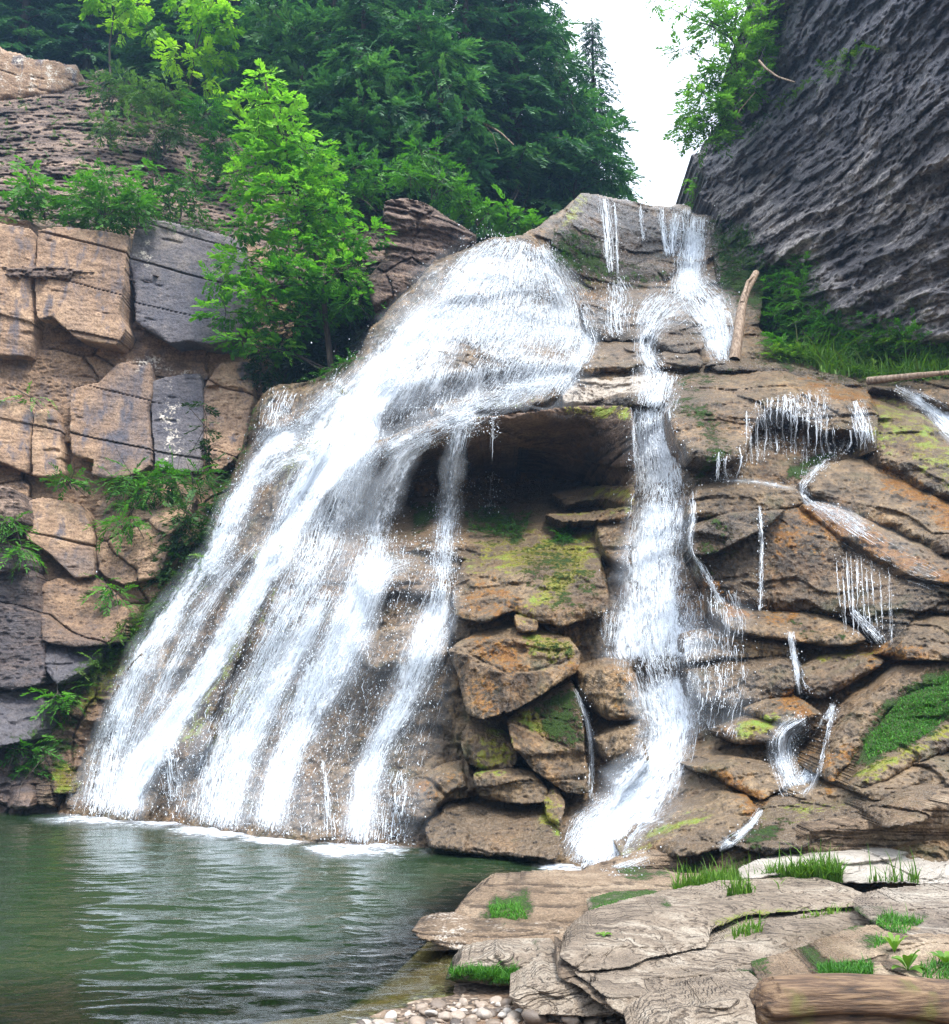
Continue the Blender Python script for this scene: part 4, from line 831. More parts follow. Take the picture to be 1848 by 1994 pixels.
stream('thin misty veil of water spread between the white torrents', [
 p_([(640,960,120),(600,1060,190),(540,1180,240),(470,1310,280),(400,1440,300),(340,1600,320)], dens=.30, n=500, drops=1500, gauss=False, spread=.5, slen=30, sw=.7),
 p_([(790,1040,160),(760,1130,200),(700,1250,220),(650,1380,240),(600,1500,240),(570,1630,250)], dens=.28, n=400, drops=1400, gauss=False, spread=.5, slen=30, sw=.7),
 p_([(870,1110,60),(840,1230,90),(800,1380,120),(760,1500,130),(730,1640,150)], dens=.26, n=200, drops=500, gauss=False, spread=.5, slen=30, sw=.7),
 p_([(760,720,200),(700,820,220),(650,930,180),(600,1020,150)], dens=.36, n=300, drops=700, gauss=False, spread=.5),
 p_([(1050,560,190),(1040,640,210),(1010,700,200),(960,745,140)], dens=.34, n=500, drops=900, gauss=False, spread=.5, slen=30)])
stream('streams tumbling off the overhang lip and fanning out to the centre of the pool', [
 p_([(742,872,50),(715,905,46),(700,960,46),(690,1010,50)], dens=.42, n=260, drops=500, spread=.8),
 p_([(840,850,34),(790,895,44),(760,950,50),(735,1010,56),(728,1060,60)], dens=.62, n=420, drops=700, spread=.8),
 p_([(735,1040,60),(722,1100,70),(690,1190,84),(640,1290,84),(590,1400,74),(550,1500,66),(520,1620,74)], dens=.76, n=1000, drops=900, slen=80),
 p_([(800,1090,30),(750,1110,50),(720,1160,50),(700,1230,50),(650,1330,50)], dens=.62, n=350, drops=300, slen=60)])
stream('thinner stream leaping from the left end of the cave roof down to the pool', [
 p_([(930,815,46),(900,835,40),(885,890,40),(878,960,44),(868,1040,46),(862,1130,46)], dens=.52, n=420, drops=900, spread=.85),
 p_([(868,1130,50),(850,1200,60),(820,1280,64),(790,1360,60),(745,1440,52),(715,1520,52),(695,1640,64)], dens=.72, n=700, drops=700, slen=70),
 p_([(630,1480,8),(636,1540,16),(640,1630,30)], dens=.25, n=40, drops=80),
 p_([(780,1500,60),(770,1560,80),(760,1640,80)], dens=.16, n=60, drops=160)])
stream('string of drops falling in front of the black cave', [p_([(962,812,10),(959,870,12),(957,940,18),(956,1000,26)], dens=0, n=26, drops=150, spread=1., ds=1.05, off=.3, sw=.8)])
stream('top fall pouring through the notch beside the right cliff', [
 p_([(1352,404,66),(1350,440,60),(1346,490,56),(1340,545,60),(1342,585,74)], dens=.78, n=520, drops=420),
 p_([(1318,410,30),(1312,450,20),(1308,500,16)], dens=.4, n=70, drops=60),
 p_([(1345,555,80),(1378,600,92),(1400,645,66),(1408,702,50)], dens=.74, n=420, drops=320),
 p_([(1335,565,90),(1300,600,76),(1268,640,50),(1258,685,40),(1280,728,60)], dens=.6, n=300, drops=300)])
stream('two thin threads dripping over the dark crest wall', [
 p_([(1176,380,26),(1182,440,22),(1186,500,20),(1190,530,14)], dens=.3, n=60, drops=60, slen=60, sw=1.2),
 p_([(1196,383,6),(1200,450,6),(1204,545,6)], dens=.6, n=16, drops=30, slen=80),
 p_([(1246,398,12),(1250,440,10),(1253,470,8)], dens=.2, n=14, drops=20, slen=60),
 p_([(1288,404,20),(1292,450,14),(1300,500,14)], dens=.35, n=40, drops=30, slen=60)])
stream('thin veil splashing over the square tier under the crest drips', [p_([(1195,545,50),(1205,580,70),(1200,615,60),(1205,655,50)], dens=.34, n=110, drops=260, spread=.8), p_([(1290,575,40),(1262,600,40),(1240,640,20)], dens=.3, n=50, drops=80)])
stream('long straight right hand cascade dropping past the cave to the boulders', [
 p_([(1285,722,90),(1278,760,80),(1268,795,76)], dens=.6, n=260, drops=200),
 p_([(1268,792,76),(1270,840,78),(1280,900,88),(1286,960,96)], dens=.72, n=700, drops=600, gauss=False),
 p_([(1290,945,90),(1285,1000,100),(1275,1080,110),(1270,1150,120),(1272,1220,150),(1275,1300,160)], dens=.8, n=1300, drops=1100, slen=34),
 p_([(1350,955,16),(1350,1010,12),(1345,1070,12),(1370,1110,14),(1410,1180,14)], dens=.6, n=90, drops=50),
 p_([(1370,1150,130),(1370,1210,160),(1360,1290,180)], dens=.30, n=160, drops=260, gauss=False),
 p_([(1275,1290,110),(1290,1350,100),(1300,1420,100),(1275,1500,100),(1225,1570,110),(1175,1630,100),(1140,1692,90)], dens=.8, n=1300, drops=1000, slen=34),
 p_([(1250,1530,40),(1190,1565,50),(1140,1600,50),(1110,1650,40)], dens=.4, n=260, drops=200),
 p_([(1395,1290,130),(1390,1350,130),(1375,1430,120)], dens=.25, n=100, drops=180, gauss=False),
 p_([(1195,1190,50),(1190,1225,40),(1186,1260,30)], dens=.12, n=50, drops=30, gauss=False)])
stream('narrow white thread beside the green triangular boulder', [p_([(1120,1340,8),(1140,1390,10),(1150,1440,12),(1152,1500,12),(1150,1560,16)], dens=.62, n=70, drops=60)])
stream('curtain of separate drips under the lip of the big dome', [
 p_([(u, v0, 6), (u + RNG.uniform(-4, 4), (v0 + v1) / 2, 7), (u + RNG.uniform(-8, 8), v1, 8)], dens=0, n=9, drops=26, slen=60, sw=.85, spread=1.2, gauss=True)
 for u, v0, v1 in [(1453,800,900),(1462,825,905),(1476,815,900),(1490,800,890),(1503,780,880),(1516,770,885),(1528,772,890),(1541,772,880),(1552,775,885),(1563,790,930),(1575,785,900),(1588,800,885),(1600,805,890),(1612,812,885),(1622,830,900),(1640,838,880),(1655,838,880),(1668,780,870),(1680,800,880),(1688,830,885),(1400,880,940),(1415,888,935),(1440,870,930)]] +
 [p_([(1540,765,140),(1545,790,150),(1550,830,130)], dens=.26, n=110, drops=160, gauss=False, slen=30), p_([(1665,780,30),(1680,830,40),(1690,880,30)], dens=.3, n=70, drops=80)])
stream('rivulet spilling over the mossy rim at the far right', [p_([(1742,756,16),(1775,772,26),(1810,790,30),(1845,820,44),(1900,870,50)], dens=.85, n=260, drops=120)])
stream('foaming trickle running round the pinkish band of rock', [p_([(1610,895,24),(1580,925,22),(1562,955,18),(1590,985,26),(1640,1005,34),(1690,1040,40)], dens=.42, n=170, drops=120, slen=26), p_([(1380,935,10),(1470,938,10),(1560,955,12)], dens=.6, n=60, drops=30), p_([(1600,985,40),(1660,1030,60),(1740,1080,60),(1850,1130,50)], dens=.1, n=60, drops=0)])
stream('single straight thread down the huge dark block', [p_([(1480,985,8),(1482,1040,9),(1482,1110,9),(1480,1190,14)], dens=.6, n=60, drops=60, sw=1.2)])
stream('sparse veil of threads on the right half of the huge dark block', [p_([(u, 1075 + abs(u - 1650) * .35, 5), (u + 3, 1150, 6), (u + RNG.uniform(0, 16), 1225 + (u - 1620) * .3, 7)], dens=0, n=6, drops=12, slen=90, sw=.7) for u in (1630, 1640, 1650, 1657, 1668, 1676, 1686, 1697, 1712, 1730)] + [p_([(1660,1190,14),(1690,1225,26),(1715,1255,30)], dens=.5, n=60, drops=30)])
stream('short white trickle between the fluted blocks', [p_([(1538,1230,12),(1546,1270,14),(1556,1320,18),(1568,1355,30)], dens=.72, n=120, drops=80)])
stream('small twin fall beside the moss slope, meeting in a white V', [p_([(1570,1400,40),(1530,1430,44),(1525,1470,44),(1535,1510,44),(1550,1542,50)], dens=.46, n=340, drops=300), p_([(1625,1370,12),(1608,1410,22),(1592,1460,28),(1575,1510,34),(1552,1542,44)], dens=.72, n=240, drops=180)])
stream('little white chute between the smooth dome and the long dark boulder', [p_([(1482,1575,14),(1462,1605,14),(1430,1632,18),(1398,1652,24)], dens=.8, n=120, drops=30)])
stream('splash over the low mossy shelf into the pool corner', [p_([(1262,1665,30),(1222,1680,34),(1180,1700,30)], dens=.5, n=120, drops=120)])

def foam(label, poly, dens):
    pl = smooth_poly(poly); c = np.array(poly, float); us = np.arange(c[:, 0].min() - 20, c[:, 0].max() + 20, 3.); vs = np.arange(c[:, 1].min() - 12, c[:, 1].max() + 12, 1.2)
    U, V = np.meshgrid(us, vs); d = sdist(pl, U, V); P = P3(U, V, tZ(U, V, .03)); dn = dens * .72 * sstep(-9, 17, d + 6 * fbm(P * 2.2, 3, 87))
    P[..., 2] += .05 * dn * (fbm(P * 3, 3, 88) + .3)
    o = mesh_np('foam', P.reshape(-1, 3), grid_faces(*U.shape), M_FOAM, True, {'across': P[..., 0].ravel(), 'along': P[..., 1].ravel(), 'dens': dn.ravel(), 'lane': 0 * dn.ravel()})
    return tag(o, label, 'foam', 'foam where the falls hit the pool')
foam('white foam under the leftmost cascade foot', [(60,1592),(180,1578),(330,1586),(400,1606),(340,1618),(180,1612),(90,1604)], .95)
foam('white foam band along the middle torrents', [(280,1612),(400,1598),(520,1606),(620,1630),(570,1652),(470,1648),(360,1636)], 1.)
foam('white foam tongue near the pool centre', [(560,1648),(660,1632),(760,1638),(850,1655),(770,1674),(660,1680),(600,1668)], .95)
foam('white foam in the corner below the right cascade', [(1040,1690),(1090,1672),(1150,1672),(1190,1690),(1150,1712),(1090,1712),(1050,1702)], .95)
# ------------------------------------------------------------------ plants
def leaf_material(name, dark, mid, light, trans=.35):
    m, nt = newmat(name); n = N(nt)
    pos = n('ShaderNodeNewGeometry').outputs['Position']
    f = n.math('ADD', n.math('MULTIPLY', n.attr('tint'), .75), n.math('MULTIPLY', n.noise(pos, 1.3, 3), .3))
    c = n.ramp(f, [(.12, dark), (.5, mid), (.9, light)])
    d = n('ShaderNodeBsdfPrincipled', {'Base Color': c, 'Roughness': .55}); d.inputs['Specular IOR Level'].default_value = .3
    t = n('ShaderNodeBsdfTranslucent', {'Color': n.mix(1, c, (1.1, 1.25, .6), 'MULTIPLY')}).outputs[0]
    nt.links.new(n('ShaderNodeMixShader', {0: trans, 1: d.outputs[0], 2: t}).outputs[0], n('ShaderNodeOutputMaterial').inputs[0])
    return m
L_HEM = leaf_material('dark_hemlock_needles', (.012, .045, .032), (.035, .115, .06), (.10, .24, .075), .25)
L_HEMB = leaf_material('haze_tinted_needles', (.012, .036, .05), (.025, .068, .075), (.05, .12, .10), .2)  # blue of the haze put into the needle colour of the far trees
L_BRIGHT = leaf_material('bright_green_leaves', (.018, .085, .016), (.085, .29, .024), (.28, .56, .06), .4)
L_YELLOW = leaf_material('yellow_green_leaves', (.06, .18, .012), (.16, .38, .02), (.34, .58, .04), .45)
L_SOFT = leaf_material('soft_grey_green_leaves', (.03, .075, .028), (.07, .15, .045), (.13, .25, .06), .35)
L_SHRUB = leaf_material('shrub_leaves', (.018, .075, .014), (.05, .18, .02), (.12, .33, .035), .35)
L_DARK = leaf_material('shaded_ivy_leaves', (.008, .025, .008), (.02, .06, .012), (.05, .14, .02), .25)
L_AIRY = leaf_material('light_airy_leaves', (.04, .12, .02), (.10, .26, .035), (.22, .44, .07), .45)
L_GRASS = leaf_material('grass_blades', (.07, .075, .02), (.075, .19, .02), (.22, .36, .05), .35)
m, nt = newmat('bark'); n = N(nt)
pos = n('ShaderNodeNewGeometry').outputs['Position']
bk = n.noise(n('ShaderNodeMapping', {'Vector': pos, 'Scale': (9, 9, 1.6)}).outputs[0], 1.5, 4)
b = n('ShaderNodeBsdfPrincipled', {'Base Color': n.ramp(bk, [(.3, (.022, .018, .016)), (.6, (.075, .06, .05)), (.8, (.15, .125, .105))]), 'Roughness': .9, 'Normal': n('ShaderNodeBump', {'Strength': .6, 'Distance': .03, 'Height': bk}).outputs[0]})
nt.links.new(b.outputs[0], n('ShaderNodeOutputMaterial').inputs[0]); M_BARK = m

def norm(a): return a / (np.linalg.norm(a, axis=-1, keepdims=True) + 1e-9)
def spray_template(k, L, lw, ll, droop, seed=0, fan=False):
    """a leafy twig: k pairs of small leaves along +X, drooping at the tip"""
    r = np.random.default_rng(seed); V, F = [], []
    for i in range(k):
        s = (i + .4) / k
        for sg in (-1, 1):
            if r.random() < .08: continue
            x = L * s; z = -droop * s * s; ln = ll * (1.1 - .55 * abs(s - .4)) * r.uniform(.75, 1.25); a = math.radians(r.uniform(35, 62) * (1 - .45 * s)) * sg
            d = np.array([math.cos(a), math.sin(a), r.uniform(-.35, .1)]); p = np.array([-d[1], d[0], r.uniform(-.5, .5)]) * lw * ln
            o = np.array([x, 0, z]); b = len(V)
            V += [o, o + d * ln * .5 + p, o + d * ln, o + d * ln * .5 - p]; F.append((b, b + 1, b + 2, b + 3))
    b = len(V); o = np.array([L * .9, 0, -droop * .9]); e = np.array([L + ll * .7, 0, -droop * 1.3]); w = np.array([0, lw * ll, 0]); V += [o, (o + e) / 2 + w, e, (o + e) / 2 - w]; F.append((b, b + 1, b + 2, b + 3))
    return np.array(V), np.array(F)
def place(temps, pos, axis, up, scale, tint):
    """copies of the twig templates at pos, pointing along axis -> one mesh"""
    VV, FF, TT, off = [], [], [], 0; pick = RNG.integers(0, len(temps), len(pos))
    for k, (V, F) in enumerate(temps):
        q = np.nonzero(pick == k)[0]
        if not len(q): continue
        a = norm(axis[q]); y = norm(np.cross(up[q], a)); z = np.cross(a, y)
        W = pos[q][:, None] + scale[q][:, None, None] * (V[None, :, 0:1] * a[:, None] + V[None, :, 1:2] * y[:, None] + V[None, :, 2:3] * z[:, None])
        VV.append(W.reshape(-1, 3)); FF.append((F[None] + off + len(V) * np.arange(len(q))[:, None, None]).reshape(-1, F.shape[1])); off += W.shape[0] * W.shape[1]
        lt = np.repeat(tint[q], len(V)) + .12 * RNG.normal(0, 1, (len(q), len(V) // 4)).repeat(4, 1).ravel() if len(V) % 4 == 0 else np.repeat(tint[q], len(V))
        TT.append(lt)
    return np.concatenate(VV), np.concatenate(FF), np.clip(np.concatenate(TT), 0, 1)
BROAD = [spray_template(5, .34, .24, .17, .07, s) for s in range(4)]
FINE = [spray_template(7, .40, .17, .13, .10, 10 + s) for s in range(4)]
FERN = [spray_template(9, .5, .16, .13, .22, 20 + s) for s in range(4)]
HEM = [spray_template(11, .62, .19, .17, .17, 30 + s) for s in range(4)]
def tube(path, rad, sides=6):
    P = np.asarray(path, float); K = len(P); d = norm(np.gradient(P, axis=0)); ref = np.array([.31, .87, .12]); x = norm(np.cross(d, ref)); y = np.cross(d, x)
    an = np.linspace(0, 2 * math.pi, sides, endpoint=False); r = np.broadcast_to(np.asarray(rad, float), (K,))
    V = P[:, None] + r[:, None, None] * (np.cos(an)[None, :, None] * x[:, None] + np.sin(an)[None, :, None] * y[:, None])
    i = np.arange(K * sides).reshape(K, sides); F = np.stack([i[:-1], np.roll(i[:-1], -1, 1), np.roll(i[1:], -1, 1), i[1:]], -1).reshape(-1, 4)
    return V.reshape(-1, 3), F
class Wood:
    def __init__(s): s.V, s.F, s.n = [], [], 0
    def add(s, path, rad, sides=6):
        V, F = tube(path, rad, sides); s.V.append(V); s.F.append(F + s.n); s.n += len(V)
    def get(s): return np.concatenate(s.V), np.concatenate(s.F)
def wiggle(a, b, k=6, amt=.06, sag=0.):
    t = np.linspace(0, 1, k)[:, None]; L = np.linalg.norm(b - a); P = a + (b - a) * t
    P[1:-1] += RNG.normal(0, amt * L / k, (k - 2, 3)); P[:, 2] += sag * L * (t * (1 - t))[:, 0] * 4
    return P

def clump_plant(name, cat, label, Y, base, clumps, mat, temps, size=1., dens=1., trunk=None, group=None, rad=.07, tint=(.5, .2), dy=1., shell=.35, wood=True, part=('trunk', 'crown')):
    size = size * 1.12
    """crown made of leafy clumps (u, v, ru, rv[, tint]) around a stem; all at real depth Y"""
    b0 = PY(base[0], base[1], base[2] if len(base) > 2 else Y); root = tag(empty(name, b0), label, cat, group)
    cs = []; pos, ax, up, scl, tn = [], [], [], [], []
    for c in clumps:
        u, v, ru, rv = c[:4]; m = Y / FOC; yy = Y + (RNG.uniform(-.5, .5) * ru * m * .9 * dy if len(c) < 6 else c[5]); C = PY(u, v, yy); cs.append(C)
        k = max(8, int(dens * .046 * ru * rv / (size * size) * (Y / 25.) ** 2)); d = norm(RNG.normal(0, 1, (k, 3)))
        r = (shell + (1 - shell) * RNG.random(k) ** .6)
        q = C + d * r[:, None] * np.array([ru * m, ru * m * .8 * dy, rv * m])
        pos.append(q); out = d * np.array([1, 1, .35]); ax.append(norm(out + RNG.normal(0, .35, (k, 3)) + [0, 0, -.12])); up.append(norm(np.array([0, 0, 1.]) + RNG.normal(0, .35, (k, 3)) + .25 * d))
        scl.append(size * RNG.uniform(.7, 1.25, k)); t0 = c[4] if len(c) > 4 and c[4] is not None else tint[0]
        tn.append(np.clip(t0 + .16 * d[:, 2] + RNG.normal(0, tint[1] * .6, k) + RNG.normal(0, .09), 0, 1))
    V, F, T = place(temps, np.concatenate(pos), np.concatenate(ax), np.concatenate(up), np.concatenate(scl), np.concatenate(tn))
    if wood:
        wd = Wood()
        if trunk: tp = np.array([PY(a, b, y) for a, b, y in trunk])
        else: tp = wiggle(b0, np.mean(cs, 0), 5)
        k = len(tp); wd.add(tp, np.linspace(rad, rad * .3, k), 7)
        for C in cs:
            j = int(np.argmin(np.linalg.norm(tp - C - [0, 0, -.6], axis=1))); wd.add(wiggle(tp[j], C, 5, .12, .03), np.linspace(rad * .38, .006, 5), 5)
            for _ in range(3): wd.add(wiggle(C, C + RNG.normal(0, .4, 3) * size, 3, .1), np.linspace(.012, .004, 3), 4)
        WV, WF = wd.get(); mesh_np(part[0], WV - b0, WF, M_BARK, True, parent=root)
    mesh_np(part[1], V - b0, F, mat, False, {'tint': T}, parent=root)
    return root

# conifers: whorls of drooping boughs of flat sprays round a straight trunk
def hemlock_mesh(H, Rb, nb, seed, mats):
    r = np.random.default_rng(seed); wd = Wood(); wd.add(np.array([[0, 0, 0], [.05, 0, H * .3], [.0, .05, H * .65], [0, 0, H]]), [H * .017, H * .014, H * .008, .015], 8)
    pos, ax, up, sc_, tn = [], [], [], [], []
    for k in range(nb):
        z = H * (.04 + .95 * ((k + r.random()) / nb)); f = 1 - z / H; L = max(.35, Rb * (f ** .75) * r.uniform(.55, 1.12)); az = k * 2.399 + r.uniform(-.5, .5); dr = r.uniform(.12, .38)
        d = np.array([math.cos(az), math.sin(az), 0]); side = np.array([-d[1], d[0], 0]); tt = np.linspace(0, 1, 6); pts = np.array([0, 0, z]) + d * L * tt[:, None]; pts[:, 2] += L * (.16 * tt - dr * tt ** 2 * 1.6)
        wd.add(pts, np.linspace(.014 * L + .008, .004, 6), 4); m = max(3, int(L / .26))
        bt = r.uniform(.2, .75)
        for s in np.linspace(.18, 1, m):
            p = np.array([np.interp(s, tt, pts[:, i]) for i in range(3)])
            for sg in ((-1, 1) if s < .97 else (0,)):
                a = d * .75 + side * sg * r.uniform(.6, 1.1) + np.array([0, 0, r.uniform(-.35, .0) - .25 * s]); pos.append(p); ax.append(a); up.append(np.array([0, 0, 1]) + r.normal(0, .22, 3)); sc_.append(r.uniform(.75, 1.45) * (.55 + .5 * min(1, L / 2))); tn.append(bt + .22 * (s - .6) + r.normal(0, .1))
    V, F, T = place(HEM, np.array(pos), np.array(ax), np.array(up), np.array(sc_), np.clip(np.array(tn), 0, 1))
    return wd.get(), (V, F, T)
def hemlock_proto(H, Rb, nb, seed, mat):
    (WV, WF), (V, F, T) = hemlock_mesh(H, Rb, nb, seed, mat); root = empty('hemlock_tree', (0, 0, 0))
    mesh_np('trunk', WV, WF, M_BARK, True, parent=root); mesh_np('crown', V, F, mat, False, {'tint': T}, parent=root); return root
def copy_tree(root):
    r = root.copy(); COL.objects.link(r)
    for ch in root.children:
        c = ch.copy(); COL.objects.link(c); c.parent = r
    return r
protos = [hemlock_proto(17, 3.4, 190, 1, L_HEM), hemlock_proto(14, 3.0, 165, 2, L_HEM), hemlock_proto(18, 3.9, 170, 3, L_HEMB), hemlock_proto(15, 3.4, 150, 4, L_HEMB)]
used_p = set()
def hem(k, u, v, Y, s, label, rz=None, group='hemlocks of the dense wood', sx=1.):
    t = protos[k] if k not in used_p else copy_tree(protos[k]); used_p.add(k)
    Y = Y + 3.5 * (u < 330); x, y, _ = PY(u, 380, Y); t.location = [float(x), float(y), float(plateau(x, y)) - .5]; t.rotation_euler = (0, 0, RNG.uniform(0, 6.28) if rz is None else rz); t.scale = (s * sx, s * sx, s); tag(t, label, 'tree', group)
# plateau that carries the wood
gx2 = np.linspace(-45, 12, 60); gy2 = np.linspace(35.5, 95, 40); X, Y = np.meshgrid(gx2, gy2)

def plateau(x, y): return np.interp(x, [-30, -16, -8, -2.6, 2, 8], [25, 23.6, 20.5, 17.2, 17.4, 16.6]) + (y - 36) * .36
Zp = plateau(X, Y) + .4 * fbm(np.stack([X * .3, Y * .3, 0 * X], -1), 3, 101) - .3
mesh_pl = mesh_np('hillside', np.stack([X, Y, Zp], -1).reshape(-1, 3), grid_faces(*X.shape), M_SHALE, True, {k: np.full(X.size, .85 if k == 'moss' else 0.) for k in LAYERS}); tag(mesh_pl, kind='structure')
mid_l = 'dark hemlock in the middle rows of the wood behind the falls'; far_l = 'haze-tinted hemlock in the far rows of the wood'
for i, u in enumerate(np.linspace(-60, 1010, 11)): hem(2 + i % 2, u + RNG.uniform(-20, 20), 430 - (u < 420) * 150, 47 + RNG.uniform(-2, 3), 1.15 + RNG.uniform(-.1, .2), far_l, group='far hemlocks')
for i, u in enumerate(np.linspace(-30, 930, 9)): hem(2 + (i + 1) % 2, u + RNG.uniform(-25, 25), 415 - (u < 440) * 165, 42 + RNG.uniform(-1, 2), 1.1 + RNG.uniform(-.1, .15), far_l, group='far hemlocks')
for i, u in enumerate((20, 150, 330, 520, 640, 760)): hem(i % 2, u, 410 - (u < 400) * 200, 38 + RNG.uniform(-1, 1), 1.0 + RNG.uniform(-.1, .2), mid_l, group='middle hemlocks')
hem(0, 1000, 430, 37, 1.28, 'tallest dark hemlock standing at the edge of the white sky', group=None)
hem(1, 905, 420, 35, 1.15, 'tall dark hemlock with a bare reddish trunk left of the edge tree')
hem(0, 1160, 425, 40, .78, 'shorter hemlock whose drooping boughs reach furthest into the sky gap', sx=1.05)
hem(1, 1085, 420, 41, 1.0, 'slim hemlock between the tallest one and the short one by the sky')
hem(1, 1215, 440, 46, .42, 'small hemlock low behind the crest in the sky gap')
hem(0, 815, 400, 33, .8, 'lit hemlock in front of the dark wood above the square ledge')
hem(1, 700, 400, 31.5, .85, 'lit hemlock just right of the bright green tree top', sx=1.1)
hem(0, 640, 400, 34, .75, 'hemlock whose lower boughs hang behind the bright green tree')
hem(0, 760, 405, 35, 1.0, 'hemlock behind the two lit ones in front of the wood')

clump_plant('broadleaf_tree', 'tree', 'tall bright green tree leaning in front of the left cliff', 24.6, (645, 715, 25.0),
 [(515,160,24,28,.95),(500,205,40,30,.9),(545,215,45,35,.8),(560,262,55,36,.7),(505,262,45,30,.75),(600,300,55,34,.65),(530,318,60,34,.7),(470,330,30,24,.75),(620,345,48,30,.55),(555,372,70,34,.65),(490,380,40,26,.7),(635,412,55,32,.6),(560,430,75,34,.7),(480,440,44,24,.6),(650,470,66,32,.55),(722,458,40,18,.5),(570,490,75,32,.5),(480,515,66,26,.5),(660,530,60,32,.45),(560,545,80,34,.45),(440,548,44,20,.5),(520,590,74,26,.4),(620,600,70,32,.3),(690,585,44,28,.3),(440,608,48,16,.45),(555,640,60,24,.3),(470,664,50,16,.5),(535,680,44,18,.4)],
 L_BRIGHT, BROAD + FINE, .8, .85, [(645,722,25),(636,640,24.9),(628,560,24.8),(610,470,24.7),(585,380,24.6),(555,290,24.6),(525,200,24.6),(515,150,24.6)], rad=.085)
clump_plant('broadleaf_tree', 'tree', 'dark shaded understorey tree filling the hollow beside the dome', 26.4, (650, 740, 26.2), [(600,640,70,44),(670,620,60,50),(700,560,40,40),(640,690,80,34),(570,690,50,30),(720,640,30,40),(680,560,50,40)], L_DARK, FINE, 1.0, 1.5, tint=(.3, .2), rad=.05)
clump_plant('broadleaf_tree', 'tree', 'slender maple with yellow green leaves at the upper left, nearest the top edge', 35, (215, 150, 35), [(230,15,56,26,.8),(200,-20,50,25,.7),(262,8,24,18,.9),(236,58,22,12,.8),(285,55,26,10,.6)], L_YELLOW, BROAD, 1.1, .8, [(215,150,35),(213,90,35),(220,40,35),(225,0,35)], rad=.05)
clump_plant('broadleaf_tree', 'tree', 'yellow green maple spreading out above the bright green tree', 33, (372, 250, 33.5), [(415,8,44,22,.85),(385,40,34,16,.6),(440,45,36,24,.5),(352,104,44,14,.9),(392,112,30,12,.7),(400,162,28,10,.8),(425,100,36,24,.4),(440,200,24,16,.7),(360,-10,40,20,.7)], L_YELLOW, BROAD, 1.1, .8, [(372,250,33.5),(368,180,33.3),(380,100,33),(400,30,33)], rad=.06)
clump_plant('broadleaf_tree', 'tree', 'grey green young tree on the shale slope below the maples', 31, (322, 300, 31), [(322,170,34,22),(300,205,40,26),(345,200,34,26),(310,245,38,26),(345,250,30,28),(300,275,30,18),(280,180,30,20)], L_SOFT, FINE, 1.0, .9, rad=.05)
clump_plant('shrub', 'shrub', 'grey green bush on the shale slope under the upper rock wall', 33.5, (215, 205, 33.5), [(200,165,30,20),(235,160,30,18),(220,188,36,14),(255,190,30,18)], L_SOFT, FINE, 1.0, .9, rad=.03, part=('stem', 'foliage'))
clump_plant('shrub', 'shrub', 'yellowish low bush in the middle of the shale slope', 30.5, (215, 270, 30.5), [(205,235,34,18,.7),(240,240,34,16,.7),(200,262,28,12,.8)], L_SOFT, FINE, 1.0, .8, rad=.03, tint=(.75, .2), part=('stem', 'foliage'))
clump_plant('shrub', 'shrub', 'rounded bright bush on the rim above the tan cliff blocks', 25.2, (205, 440, 25.4), [(200,345,34,22,.7),(160,385,46,24,.7),(225,380,56,30,.65),(260,405,36,22,.5),(130,412,28,16,.8),(200,418,60,20,.4),(270,380,30,18,.6)], L_SHRUB, FINE, .9, 1.3, rad=.04, part=('stem', 'foliage'))
clump_plant('shrub', 'shrub', 'leaning sapling at the left end of the cliff rim', 25, (88, 425, 25.2), [(55,335,20,22,.8),(60,365,26,18,.7),(80,388,26,14,.6),(40,398,24,12,.7),(85,405,20,12,.6)], L_SHRUB, BROAD, .9, 1., rad=.035, part=('stem', 'foliage'))
clump_plant('shrub', 'shrub', 'small bright sapling on the crumbling slope', 27.5, (300, 400, 27.5), [(290,325,22,12,.9),(305,345,24,14,.8),(300,372,26,18,.4)], L_SHRUB, BROAD, 1., .9, rad=.03, part=('stem', 'foliage'))
clump_plant('shrub', 'shrub', 'loose dark bush on the slope beside the bright green tree', 27.5, (350, 430, 27), [(345,372,30,22),(375,350,30,24),(330,408,36,14,.6),(380,395,36,20)], L_SHRUB, FINE, .9, .8, rad=.03, tint=(.3, .2), part=('stem', 'foliage'))
clump_plant('shrub', 'shrub', 'green understorey brush at the foot of the wood behind the bright tree', 30.5, (460, 330, 31), [(430,270,40,30),(400,220,40,30),(450,330,36,26),(420,310,30,20)], L_SHRUB, FINE, 1., 1.1, rad=.03, tint=(.35, .2), part=('stem', 'foliage'))
for lb, bx, cl in (('row of young saplings on the rim above the square ledge', (840, 390, 26.8), [(820,300,26,22),(845,325,32,20),(800,345,30,16),(860,355,30,16),(880,370,30,14)]), ('low bush hanging over the right end of the square ledge', (930, 440, 27), [(915,400,34,16),(950,415,30,14),(895,390,28,12),(935,430,24,10)]), ('bright broad leaved sapling left of the crest wall', (1000, 455, 27), [(985,405,16,20,.7),(1000,432,26,16,.8),(1030,440,22,16,.8),(1015,415,16,10,.7)]), ('bush at the foot of the lit hemlocks left of the square ledge', (720, 400, 28), [(690,330,40,30),(740,350,36,26),(660,370,40,24),(700,385,36,16)])):
    clump_plant('shrub', 'shrub', lb, bx[2], bx, cl, L_SHRUB, BROAD if 'broad' in lb else FINE, .95, 1.1, rad=.025, tint=(.5, .2), part=('stem', 'foliage'))
